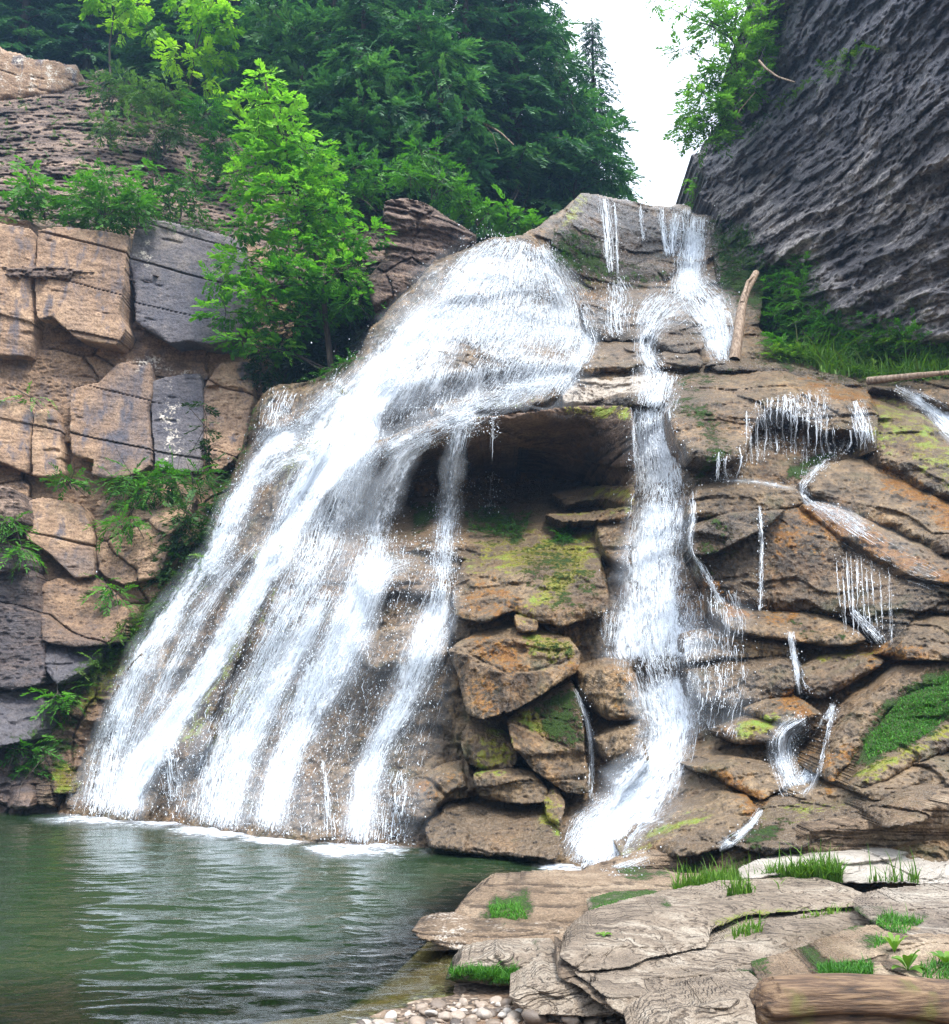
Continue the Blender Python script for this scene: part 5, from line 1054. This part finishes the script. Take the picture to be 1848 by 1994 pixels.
clump_plant('broadleaf_tree', 'tree', 'airy light green tree growing out of the right cliff against the sky', 26.5, (1448, 205, 26.6), [(1450,10,56,26,.6),(1500,35,36,20,.7),(1400,50,44,30,.6),(1450,75,40,28,.6),(1425,125,46,34,.55),(1375,150,34,26,.5),(1375,195,42,26,.5),(1425,190,34,28,.6),(1350,225,36,20,.5),(1340,258,26,18,.5),(1385,245,34,22,.5),(1400,20,40,20,.6),(1345,10,34,10,.6),(1275,3,22,8,.5),(1330,95,22,12,.5),(1360,285,20,10,.5),(1480,110,36,24,.5),(1460,165,30,24,.45),(1400,235,34,20,.45),(1385,275,26,14,.45),(1520,70,26,16,.5)], L_AIRY, FINE, .95, 1.25, [(1450,210,26.7),(1440,150,26.6),(1430,80,26.5),(1435,10,26.5)], rad=.07)
clump_plant('shrub', 'shrub', 'wispy bush behind the notch of the top fall', 31, (1362, 405, 31), [(1352,350,14,12),(1362,375,14,12),(1348,395,10,8)], L_AIRY, FINE, .8, .7, rad=.02, part=('stem', 'foliage'))
L_LIT = leaf_material('lit_hemlock_sprays', (.015, .06, .03), (.05, .16, .06), (.14, .32, .09), .3)  # brighter needle copy: light on the sprays is put into the colour
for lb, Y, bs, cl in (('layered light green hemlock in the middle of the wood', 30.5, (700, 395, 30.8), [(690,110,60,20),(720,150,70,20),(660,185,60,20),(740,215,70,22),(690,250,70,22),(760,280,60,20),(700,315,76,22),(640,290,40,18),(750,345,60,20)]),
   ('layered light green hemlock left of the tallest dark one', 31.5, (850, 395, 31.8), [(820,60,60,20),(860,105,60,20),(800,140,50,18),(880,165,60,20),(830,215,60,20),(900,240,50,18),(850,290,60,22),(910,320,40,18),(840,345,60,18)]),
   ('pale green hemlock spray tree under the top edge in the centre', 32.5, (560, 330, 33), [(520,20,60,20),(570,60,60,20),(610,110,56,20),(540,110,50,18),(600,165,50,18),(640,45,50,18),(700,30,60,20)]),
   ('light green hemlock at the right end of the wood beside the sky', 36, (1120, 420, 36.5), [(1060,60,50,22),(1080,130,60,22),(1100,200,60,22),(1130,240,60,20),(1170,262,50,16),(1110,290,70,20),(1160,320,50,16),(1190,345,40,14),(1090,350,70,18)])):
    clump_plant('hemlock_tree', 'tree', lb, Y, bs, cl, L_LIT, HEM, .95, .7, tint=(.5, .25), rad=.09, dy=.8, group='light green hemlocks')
# plants on the left cliff
for lb, Y, bs, cl, mt, tp in (('wide fern bush on the shelf in the middle of the left cliff', 22.9, (300, 985, 23.2), [(260,930,44,18,.6),(320,925,50,16,.6),(375,930,40,14,.5),(280,962,50,16,.7),(340,950,44,14,.4),(245,975,24,10,.7)], L_SHRUB, FERN),
  ('small dark bush on a ledge below the deep crack', 22.6, (138, 952, 22.8), [(138,936,24,13),(120,930,14,8)], L_SHRUB, FINE), ('low green tuft on the slab under the fern bush', 22.2, (240, 1040, 22.4), [(235,1020,32,11,.7),(260,1012,18,8,.7)], L_SHRUB, FERN),
  ('bright fern fan on the overhang at the left edge', 21.2, (15, 1035, 21.4), [(18,1022,24,10,.8),(5,1010,18,10,.6)], L_SHRUB, FERN), ('bright bush under the overhang at the left edge', 21., (20, 1085, 21.2), [(20,1066,36,11,.8),(45,1075,16,8,.8),(0,1058,20,10,.7)], L_SHRUB, FERN),
  ('little green tuft in a crack of the tan blocks', 23.2, (60, 782, 23.4), [(60,773,18,7,.9)], L_SHRUB, FERN), ('grassy fern tuft hanging on the brown cliff blocks', 21.8, (220, 1160, 22), [(212,1140,14,14,.8),(225,1158,12,12,.8)], L_SHRUB, FERN),
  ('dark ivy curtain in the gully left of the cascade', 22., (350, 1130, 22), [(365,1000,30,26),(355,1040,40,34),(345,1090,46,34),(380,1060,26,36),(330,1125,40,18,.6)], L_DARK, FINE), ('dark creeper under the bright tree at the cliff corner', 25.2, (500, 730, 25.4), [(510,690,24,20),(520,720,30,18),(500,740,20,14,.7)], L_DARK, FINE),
  ('climbing ivy strip on the reddish column', 23.3, (408, 905, 23.6), [(400,830,8,24),(405,870,9,24),(408,905,12,16,.6),(395,790,7,14)], L_DARK, FINE), ('ferny clump by the square block on the left bank', 20., (100, 1390, 20.2), [(112,1350,22,14,.7),(125,1370,18,12,.7),(75,1395,18,10,.6)], L_SHRUB, FERN), ('dark weeds on the left bank over the pool corner', 19.6, (40, 1480, 19.8), [(30,1440,24,10),(50,1460,24,10),(85,1470,18,8),(60,1500,30,10)], L_SHRUB, FERN)):
    clump_plant('shrub', 'shrub', lb, Y, bs, cl, mt, tp, .8, 1.2, rad=.018, dy=.5, part=('stem', 'foliage'))

# leaves and blades growing straight on the rock
def on_rock(poly, k):
    pl = np.array(poly, float); out = []
    while sum(len(a) for a in out) < k:
        q = RNG.uniform(pl.min(0), pl.max(0), (k * 3, 2)); out.append(q[sdist(pl, q[:, 0], q[:, 1]) > 0])
    q = np.concatenate(out)[:k]; t = db_t(q[:, 0], q[:, 1]); return P3(q[:, 0], q[:, 1], t), q
def ferns(label, poly, k, size, mat, name='ferns', tint=.55, temps=FERN, lift=.05):
    P, q = on_rock(poly, k); ax = norm(np.stack([RNG.normal(0, .8, k), -np.abs(RNG.normal(.55, .35, k)), RNG.normal(.25, .4, k)], -1)); up = norm(np.stack([RNG.normal(0, .3, k), RNG.normal(-.3, .3, k), np.ones(k)], -1))
    V, F, T = place(temps, P + [0, -lift, lift], ax, up, size * RNG.uniform(.6, 1.3, k), np.clip(tint + .25 * fbm(P * 1.2, 2, 111) + RNG.normal(0, .14, k), 0, 1))
    return tag(mesh_np(name, V, F, mat, False, {'tint': T}), label, 'plants', None, 'stuff')
ferns('lush green ferns and grass on the ledge under the right cliff', [(1480,700),(1540,668),(1640,690),(1720,650),(1848,690),(1948,690),(1948,735),(1700,745),(1560,705)], 900, .7, L_GRASS, tint=.6)
ferns('ferns climbing the foot of the right cliff', [(1480,560),(1540,510),(1575,505),(1560,600),(1640,640),(1590,680),(1500,690)], 520, .62, L_SHRUB, tint=.75)
ferns('leafy plants scattered on the lower right cliff', [(1600,640),(1680,620),(1780,640),(1848,680),(1740,700),(1620,690)], 330, .6, L_SHRUB, tint=.7)
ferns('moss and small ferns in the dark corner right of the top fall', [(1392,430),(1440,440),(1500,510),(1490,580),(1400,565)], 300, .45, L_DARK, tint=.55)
ferns('green growth along the sloping cracks of the right cliff', [(1600,130),(1690,92),(1710,104),(1640,150),(1610,160)], 110, .5, L_GRASS, tint=.5)
ferns('green growth along the sloping cracks of the right cliff', [(1500,210),(1575,160),(1590,165),(1520,222)], 80, .4, L_GRASS, tint=.45)
ferns('green growth along the sloping cracks of the right cliff', [(1450,260),(1500,225),(1505,235),(1460,275)], 50, .4, L_DARK, tint=.6)
ferns('moss and ferns on the black crest wall', [(1075,460),(1150,455),(1180,530),(1080,535)], 170, .35, L_DARK, tint=.6)
ferns('grass and moss down the gully left of the slide', [(150,1310),(250,1220),(330,1140),(400,1075),(410,1095),(340,1180),(260,1270),(160,1345)], 420, .5, L_GRASS, tint=.35)
ferns('weeds along the shale slope', [(0,200),(130,190),(240,240),(400,300),(440,420),(0,430)], 260, .5, L_SOFT, tint=.4)
ferns('weeds along the cliff rim', [(0,425),(140,425),(330,420),(440,440),(440,455),(250,450),(0,440)], 200, .5, L_SOFT, tint=.35)
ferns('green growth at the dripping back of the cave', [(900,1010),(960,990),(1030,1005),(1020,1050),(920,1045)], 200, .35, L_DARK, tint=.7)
ferns('bright fern tuft on the algae slab', [(1078,1035),(1115,1026),(1115,1060),(1080,1060)], 70, .35, L_SHRUB, tint=.6)
ferns('low green plants under the dark hollow beside the dome', [(590,740),(690,690),(700,705),(610,750)], 90, .4, L_SHRUB, tint=.4)

def blades(label, poly, k, h, mat, tint=.6, lean=.35, w=.006, name='grass'):
    P, q = on_rock(poly, k); hh = h * RNG.gamma(4, .25, k); az = RNG.uniform(0, 6.283, k); ln = lean * RNG.gamma(2, .5, k); d = np.stack([np.cos(az), np.sin(az), 0 * az], -1); sd_ = np.stack([-np.sin(az + RNG.normal(0, .6, k)), np.cos(az), 0 * az], -1)
    s = np.array([0, .35, .7, 1.]); ww = np.array([1, .85, .5, .04]) * w
    C = P[:, None] + np.array([0, 0, 1.])[None, None] * (hh[:, None] * (s - .35 * s ** 2 * np.minimum(ln, 1)[:, None]))[..., None] + d[:, None] * (hh * ln)[:, None, None] * (s ** 2)[None, :, None]
    V = np.stack([C - sd_[:, None] * ww[None, :, None], C + sd_[:, None] * ww[None, :, None]], 2).reshape(-1, 3)
    i = np.arange(k * 8).reshape(k, 4, 2); F = np.stack([i[:, :-1, 0], i[:, :-1, 1], i[:, 1:, 1], i[:, 1:, 0]], -1).reshape(-1, 4)
    return tag(mesh_np(name, V, F, mat, True, {'tint': np.repeat(np.clip(tint + RNG.normal(0, .16, k), 0, 1), 8)}), label, 'grass', None, 'stuff')
blades('strip of bright grass between the near slabs', [(1312,1740),(1400,1722),(1500,1712),(1600,1700),(1640,1706),(1640,1722),(1520,1732),(1420,1745),(1316,1754)], 5200, .125, L_GRASS, .55, .4, .0075)
blades('thin tufts on the pale slab', [(1690,1712),(1790,1712),(1790,1722),(1690,1722)], 90, .13, L_GRASS, .5)
blades('grass tufts in the crack of the tilted slab', [(1420,1815),(1480,1800),(1485,1815),(1430,1830)], 160, .07, L_GRASS, .6)
blades('grass tufts in the crack of the tilted slab', [(1550,1782),(1660,1765),(1660,1775),(1560,1790)], 140, .05, L_GRASS, .8, .8)
blades('mossy tufts on the bank slabs', [(950,1765),(1010,1760),(1030,1790),(960,1796)], 700, .035, L_SHRUB, .7, .7, .004, 'moss')
blades('mossy tufts on the bank slabs', [(1152,1756),(1290,1748),(1290,1764),(1160,1782)], 900, .03, L_SHRUB, .45, .7, .004, 'moss')
blades('mossy front of the small pale slab', [(872,1892),(900,1886),(1012,1890),(1010,1916),(885,1914)], 1300, .04, L_SHRUB, .55, .7, .004, 'moss')
blades('moss cushion between the log and the slabs', [(1590,1882),(1700,1876),(1700,1902),(1600,1908)], 900, .035, L_SHRUB, .5, .7, .004, 'moss')
blades('moss cushion around the leafy weed', [(1690,1815),(1725,1780),(1800,1795),(1745,1830),(1700,1848)], 900, .04, L_SHRUB, .6, .7, .004, 'moss')
blades('moss cushion around the leafy weed', [(1790,1880),(1948,1850),(1948,1910),(1800,1910)], 900, .04, L_SHRUB, .6, .7, .004, 'moss')
blades('shaggy bright moss on the big slope at the right', [(1680,1450),(1755,1360),(1848,1310),(1940,1300),(1860,1390),(1790,1440),(1690,1480)], 3800, .028, L_SHRUB, .55, .9, .007, 'moss')
blades('grass on the wet ledge under the right cliff', [(1540,690),(1700,690),(1848,715),(1940,715),(1940,735),(1720,745),(1600,725)], 2500, .35, L_GRASS, .45, .5, .02)

# broad leaved weed and small seedlings among the slabs
def weed(label, base, leaves, name='leafy_weed'):
    u, v = base; t = float(db_t(u, v)); b0 = P3(u, v, t); root = tag(empty(name, b0), label, 'weed')
    for az, el, L, w in leaves:
        K = 9; s = np.linspace(0, 1, K); d = np.array([math.cos(az), math.sin(az), 0]); C = d[None] * (L * math.cos(el) * s)[:, None] + np.array([0, 0, 1])[None] * (L * (math.sin(el) * s - .35 * s ** 2.4))[:, None]
        sd_ = np.array([-d[1], d[0], 0]); W = w * np.sin(np.clip((s - .18) / .82, 0, 1) * math.pi) ** .7 + .004; up_ = np.array([0, 0, .35])
        V = np.stack([C - sd_ * W[:, None] + up_ * W[:, None], C, C + sd_ * W[:, None] + up_ * W[:, None]], 1).reshape(-1, 3); i = np.arange(K * 3).reshape(K, 3)
        F = np.stack([i[:-1, :-1], i[:-1, 1:], i[1:, 1:], i[1:, :-1]], -1).reshape(-1, 4); mesh_np('leaf', V, F, L_GRASS, True, {'tint': np.full(len(V), RNG.uniform(.35, .75))}, parent=root)
weed('broad leaved dock plant beside the log at the right', (1768, 1890), [(-1.9, 1.1, .2, .026), (-.6, 1.2, .22, .03), (.5, 1.0, .17, .025), (2.2, .9, .15, .022), (3.4, .9, .18, .024), (-2.8, .5, .14, .022), (-1.2, .45, .13, .024), (0, .4, .13, .022)])
weed('tall thin stemmed weed behind the dock plant', (1742, 1855), [(a, 1.1, .16 + .02 * (i % 3), .012) for i, a in enumerate(np.linspace(0, 6, 9))])
weed('leafy weed cut by the right picture edge', (1842, 1880), [(a, .9, .15, .018) for a in np.linspace(0, 6, 8)])
weed('small bright seedling on the edge of the tilted slab', (1176, 1822), [(a, .5, .07, .016) for a in np.linspace(0.3, 6, 5)])
weed('seedling at the bottom edge in front of the log', (1672, 1992), [(a, .6, .07, .016) for a in np.linspace(0.2, 5.4, 5)])
weed('taller weed at the right end of the grass strip', (1618, 1712), [(a, .9, .17, .014) for a in np.linspace(0.1, 6, 8)])
weed('broad leaf sticking up in the middle of the grass strip', (1425, 1728), [(a, .8, .13, .028) for a in (-.8, .6, 2.4, 4.0)])

# ------------------------------------------------------------------ wood lying about
m, nt = newmat('weathered_wood'); n = N(nt)
pos = n('ShaderNodeNewGeometry').outputs['Position']
gr = n.noise(n('ShaderNodeMapping', {'Vector': pos, 'Scale': (2.2, 16, 34)}).outputs[0], 1.6, 6, .65, .3); bl = n.noise(pos, 3.4, 4)
c = n.ramp(gr, [(.3, (.012, .007, .004)), (.47, (.085, .047, .024)), (.7, (.24, .155, .085))]); c = n.mix(n.mapr(bl, .60, .72), c, (.10, .085, .02)); c = n.mix(n.math('MULTIPLY', n.mapr(n.noise(pos, 9, 5, .7), .60, .72), .6), c, (.13, .075, .012))
b = n('ShaderNodeBsdfPrincipled', {'Base Color': c, 'Roughness': .75, 'Normal': n('ShaderNodeBump', {'Strength': .8, 'Distance': .02, 'Height': gr}).outputs[0]})
nt.links.new(b.outputs[0], n('ShaderNodeOutputMaterial').inputs[0]); M_WOOD = m
M_WOODV = M_WOOD.copy(); M_WOODV.name = 'bleached_upright_wood'
for nd in M_WOODV.node_tree.nodes:
    if nd.type == 'MAPPING': nd.inputs['Scale'].default_value = (14, 14, 1.6)
    if nd.type == 'VALTORGB' and len(nd.color_ramp.elements) == 3 and nd.color_ramp.elements[0].position < .4:
        for e_, c_ in zip(nd.color_ramp.elements, ((.05, .035, .025, 1), (.22, .15, .10, 1), (.46, .36, .27, 1))): e_.color = c_
def log_mesh(label, a, b, r0, r1, name='log', groove=True):
    K, S_ = 90, 64; s = np.linspace(0, 1, K); C = a[None] + (b - a)[None] * s[:, None]; C[:, 2] += .02 * np.sin(s * 5); d = norm(b - a); x = norm(np.cross(d, [0, 0, 1])); y = np.cross(x, d); an = np.linspace(0, 2 * math.pi, S_, endpoint=False)
    R = (r0 + (r1 - r0) * s)[:, None] * (1 + .07 * fbm(np.stack([np.broadcast_to(np.cos(an) * 1.5, (K, S_)), np.broadcast_to(np.sin(an) * 1.5, (K, S_)), np.broadcast_to(s[:, None] * 4, (K, S_))], -1), 3, 121) + .035 * fbm(np.stack([np.broadcast_to(np.cos(an) * 7, (K, S_)), np.broadcast_to(np.sin(an) * 7, (K, S_)), np.broadcast_to(s[:, None] * 5, (K, S_))], -1), 3, 122, .6, True))
    if groove:
        ga = -.30 + .12 * np.sin(s * 6); dd = np.abs((an[None] - ga[:, None] + math.pi) % (2 * math.pi) - math.pi); R = R * (1 - .34 * np.exp(-(dd / .11) ** 2))
    jag = np.clip(s / .05, 0, 1)[:, None]; R = R * (.35 + .65 * np.sqrt(jag)); R[0] *= .25
    V = C[:, None] + R[..., None] * (np.cos(an)[None, :, None] * x + np.sin(an)[None, :, None] * y); V[:5] += d * (.05 * fbm(V[:5] * 14, 2, 123))[..., None]
    i = np.arange(K * S_).reshape(K, S_); F = np.stack([i[:-1], np.roll(i[:-1], -1, 1), np.roll(i[1:], -1, 1), i[1:]], -1).reshape(-1, 4)
    return tag(mesh_np(name, V.reshape(-1, 3), F, M_WOOD), label, 'log')
log_mesh('thick weathered brown log lying across the bottom right corner', PY(1472, 1962, 5.5), PY(2050, 1970, 5.7), .140, .148)
def driftwood(label, pts, r, name='dead_tree_trunk', cat='dead wood', extra=()):
    wd = Wood(); P = np.array([PY(u, v, y) for u, v, y in pts]); t = np.linspace(0, 1, len(P)); tt = np.linspace(0, 1, 16); Q = np.stack([np.interp(tt, t, P[:, i]) for i in range(3)], -1); Q[1:-1] = (Q[:-2] + Q[1:-1] * 2 + Q[2:]) / 4
    wd.add(Q, r * (1.15 - .5 * tt) * (1 + .18 * fbm(np.stack([tt * 4, 0 * tt, 0 * tt + r * 90], -1), 2, 150)), 9)
    for e in extra: wd.add(np.array([PY(u, v, y) for u, v, y in e]), np.linspace(r * .5, r * .15, len(e)), 6)
    V, F = wd.get(); return tag(mesh_np(name, V, F, M_WOODV), label, cat)
def dY(u, v): return float(db_t(u, v) * ray(u, v)[1])
driftwood('bleached bent trunk leaning against the rock by the upper right cascade', [(1430,702,21.3),(1438,650,21.6),(1444,600,22),(1452,570,22.3),(1472,532,23)], .12, extra=[[(1445,590,22),(1456,548,22.4),(1470,536,22.8)]])
driftwood('long thin pole lying on the mossy bank at the right edge', [(1690,742,dY(1690,748)-.4),(1780,732,dY(1780,740)-.4),(1880,722,dY(1880,735)-.4)], .07, 'pole', 'dead wood')
driftwood('bare hooked branch hanging from the airy tree on the right cliff', [(1478,118,25.5),(1490,132,25),(1515,150,24.6),(1548,160,24)], .03, 'dead_branch', extra=[[(1470,180,26),(1440,215,26),(1435,230,26),(1445,240,26)]])
driftwood('pale dead branch across the dark hemlocks', [(905,228,31.5),(940,238,31.4),(975,258,31.3),(1000,282,31.2)], .035, 'dead_branch', extra=[[(940,238,31.4),(960,262,31.4),(972,300,31.4)]])
driftwood('dead twigs lying on the shale slope above the bush', [(20,392,25.4),(50,400,25.3),(90,418,25.2)], .02, 'dead_branch')

# ------------------------------------------------------------------ pebbles on the shore
m, nt = newmat('pebble_stone'); n = N(nt)
oi = n('ShaderNodeObjectInfo').outputs['Random']; pos = n('ShaderNodeNewGeometry').outputs['Position']
c = n.ramp(oi, [(0, (.07, .055, .045)), (.3, (.2, .15, .11)), (.55, (.32, .25, .19)), (.8, (.36, .31, .26)), (1, (.5, .46, .41))]); c = n.mix(.35, c, n.ramp(n.noise(pos, 45, 4), [(.3, (.2, .2, .2)), (.7, (1, 1, 1))]), 'MULTIPLY')
b = n('ShaderNodeBsdfPrincipled', {'Base Color': c, 'Roughness': .55, 'Normal': n('ShaderNodeBump', {'Strength': .4, 'Distance': .01, 'Height': n.noise(pos, 60, 3)}).outputs[0]})
nt.links.new(b.outputs[0], n('ShaderNodeOutputMaterial').inputs[0]); M_PEB = m
import bmesh
pm = []
for k in range(6):
    bm = bmesh.new(); bmesh.ops.create_icosphere(bm, subdivisions=3, radius=1); V = np.array([v.co for v in bm.verts]); F = np.array([[v.index for v in f.verts] for f in bm.faces]); bm.free()
    V = V * (1 + .28 * fbm(V * .9 + k * 7, 2, 130 + k) + .08 * fbm(V * 2.5 + k, 2, 140))[:, None] * np.array([1, .75 + .05 * k, .5]); pm.append((V, F))
meshes = [None] * 6; cnt = 0
for tr in range(9000):
    if cnt >= 285: break
    u, v = RNG.uniform(640, 1240), 1994 - RNG.random() ** 1.2 * 92 + 8
    if sdist(np.array([(640,2002),(760,1968),(860,1940),(985,1948),(1030,1975),(1110,1985),(1210,1985),(1260,2002)], float), np.array([u]), np.array([v]))[0] < 0: continue
    t = float(tZ(u, v, .05)); x, y, z = P3(u, v, t); z = float(ground_z(np.array([x]), np.array([y]))[0]); r = float(np.clip(RNG.gamma(2.2, .011), .010, .06)); k = cnt % 6
    if db_t(u, v) * ray(u, v)[1] < y - .02: continue
    if meshes[k] is None: o = mesh_np('pebble', *pm[k], M_PEB); meshes[k] = o.data
    else: o = bpy.data.objects.new('pebble', meshes[k]); COL.objects.link(o)
    o.location = (float(x), float(y), max(z, -.02) + r * .25); o.scale = (r, r, r * RNG.uniform(.8, 1.2)); o.rotation_euler = (RNG.normal(0, .25), RNG.normal(0, .25), RNG.uniform(0, 6.28)); cnt += 1
    tag(o, 'small rounded pebble on the gravel at the bottom edge', 'pebble', 'pebbles on the shore')
for lb, u, v, r in (('largest white stone among the pebbles', 1043, 1978, .085), ('pale angular stone at the foot of the broken slab', 1052, 1932, .075), ('tan stone beside the broken pale slab', 1112, 1982, .06), ('dark grey wet stone at the bottom edge', 812, 1990, .07), ('brown wet stone near the water line', 1050, 1950, .05)):
    x, y, z = P3(u, v, float(tZ(u, v, .12))); o = bpy.data.objects.new('stone', meshes[int(r * 1000) % 6]); COL.objects.link(o); o.location = (float(x), float(y), .11); o.scale = (r, r, r * 1.1); o.rotation_euler = (.1, .2, u); tag(o, lb, 'stone')
# ------------------------------------------------------------------ light
w = bpy.data.worlds.new('World'); sc.world = w; w.use_nodes = True; nt = w.node_tree; nt.nodes.clear(); n = N(nt)
SUN_EL, SUN_AZ = math.radians(68), math.radians(140)       # azimuth clockwise from +Y
sky = n('ShaderNodeTexSky', sky_type='NISHITA', sun_disc=False, sun_elevation=SUN_EL, sun_rotation=SUN_AZ)
tc = n('ShaderNodeTexCoord').outputs['Generated']
sep = n('ShaderNodeSeparateXYZ', {0: tc})
cl = n.noise(tc, 2.2, 5, .6)
grad = n.ramp(sep.outputs['Z'], [(0, .05), (.26, .16), (.42, .8), (1, 1.9)])   # overcast sky, brightest overhead; low sky darkened further in place of unbuilt gorge walls
grad = n.math('MULTIPLY', grad, n.mapr(sep.outputs['Z'], -.12, .08, .2, 1))
cloud = n.math('MULTIPLY', grad, n.math('ADD', .8, n.math('MULTIPLY', cl, .4)))
ccol = n.mix(1, (.93, .97, 1.04), n('ShaderNodeCombineColor', {0: cloud, 1: cloud, 2: cloud}).outputs[0], 'MULTIPLY')
bg1 = n('ShaderNodeBackground', {'Color': sky.outputs[0], 'Strength': .06})
bg2 = n('ShaderNodeBackground', {'Color': ccol, 'Strength': 1.05})
add = n('ShaderNodeAddShader'); nt.links.new(bg1.outputs[0], add.inputs[0]); nt.links.new(bg2.outputs[0], add.inputs[1])
out = n('ShaderNodeOutputWorld'); nt.links.new(add.outputs[0], out.inputs[0])
sd_ = bpy.data.lights.new('sun', 'SUN'); sd_.energy = 2.6; sd_.angle = math.radians(14); sd_.color = (1, .95, .87)
so = bpy.data.objects.new('sun', sd_); COL.objects.link(so)
import mathutils
dirv = mathutils.Vector((math.sin(SUN_AZ) * math.cos(SUN_EL), math.cos(SUN_AZ) * math.cos(SUN_EL), math.sin(SUN_EL)))
so.rotation_euler = (-dirv).to_track_quat('-Z', 'Y').to_euler()
sc.view_settings.view_transform = 'Standard'; sc.view_settings.look = 'None'; sc.view_settings.exposure = .95; sc.view_settings.gamma = 1
sc.cycles.use_denoising = True
try: sc.cycles.denoiser = 'OPENIMAGEDENOISE'; sc.cycles.denoising_input_passes = 'RGB_ALBEDO_NORMAL'; sc.cycles.denoising_prefilter = 'NONE'
except Exception: pass
sc.cycles.max_bounces = 8; sc.cycles.diffuse_bounces = 3; sc.cycles.glossy_bounces = 3; sc.cycles.transmission_bounces = 6; sc.cycles.transparent_max_bounces = 24
sc.cycles.use_adaptive_sampling = True; sc.cycles.adaptive_threshold = .02
sc.cycles.sample_clamp_indirect = 6
sc.cycles.caustics_reflective = False; sc.cycles.caustics_refractive = False

# air in the gorge: far things fade a little to blue
me_h = bpy.data.meshes.new('haze'); x0, x1, y0, y1, z0, z1 = -95, 95, -65, 125, -6, 75
me_h.from_pydata([(x0,y0,z0),(x1,y0,z0),(x1,y1,z0),(x0,y1,z0),(x0,y0,z1),(x1,y0,z1),(x1,y1,z1),(x0,y1,z1)], [], [(3,2,1,0),(4,5,6,7),(0,1,5,4),(1,2,6,5),(2,3,7,6),(3,0,4,7)])
hz = bpy.data.objects.new('haze', me_h); COL.objects.link(hz); tag(hz, kind='stuff')
m, nt = newmat('pale_blue_air'); n = N(nt)
pv = n('ShaderNodeVolumePrincipled', {'Color': (.36, .63, 1, 1), 'Density': .0008, 'Anisotropy': .2}); nt.links.new(pv.outputs[0], n('ShaderNodeOutputMaterial').inputs['Volume']); me_h.materials.append(m)
sc.cycles.volume_bounces = 0
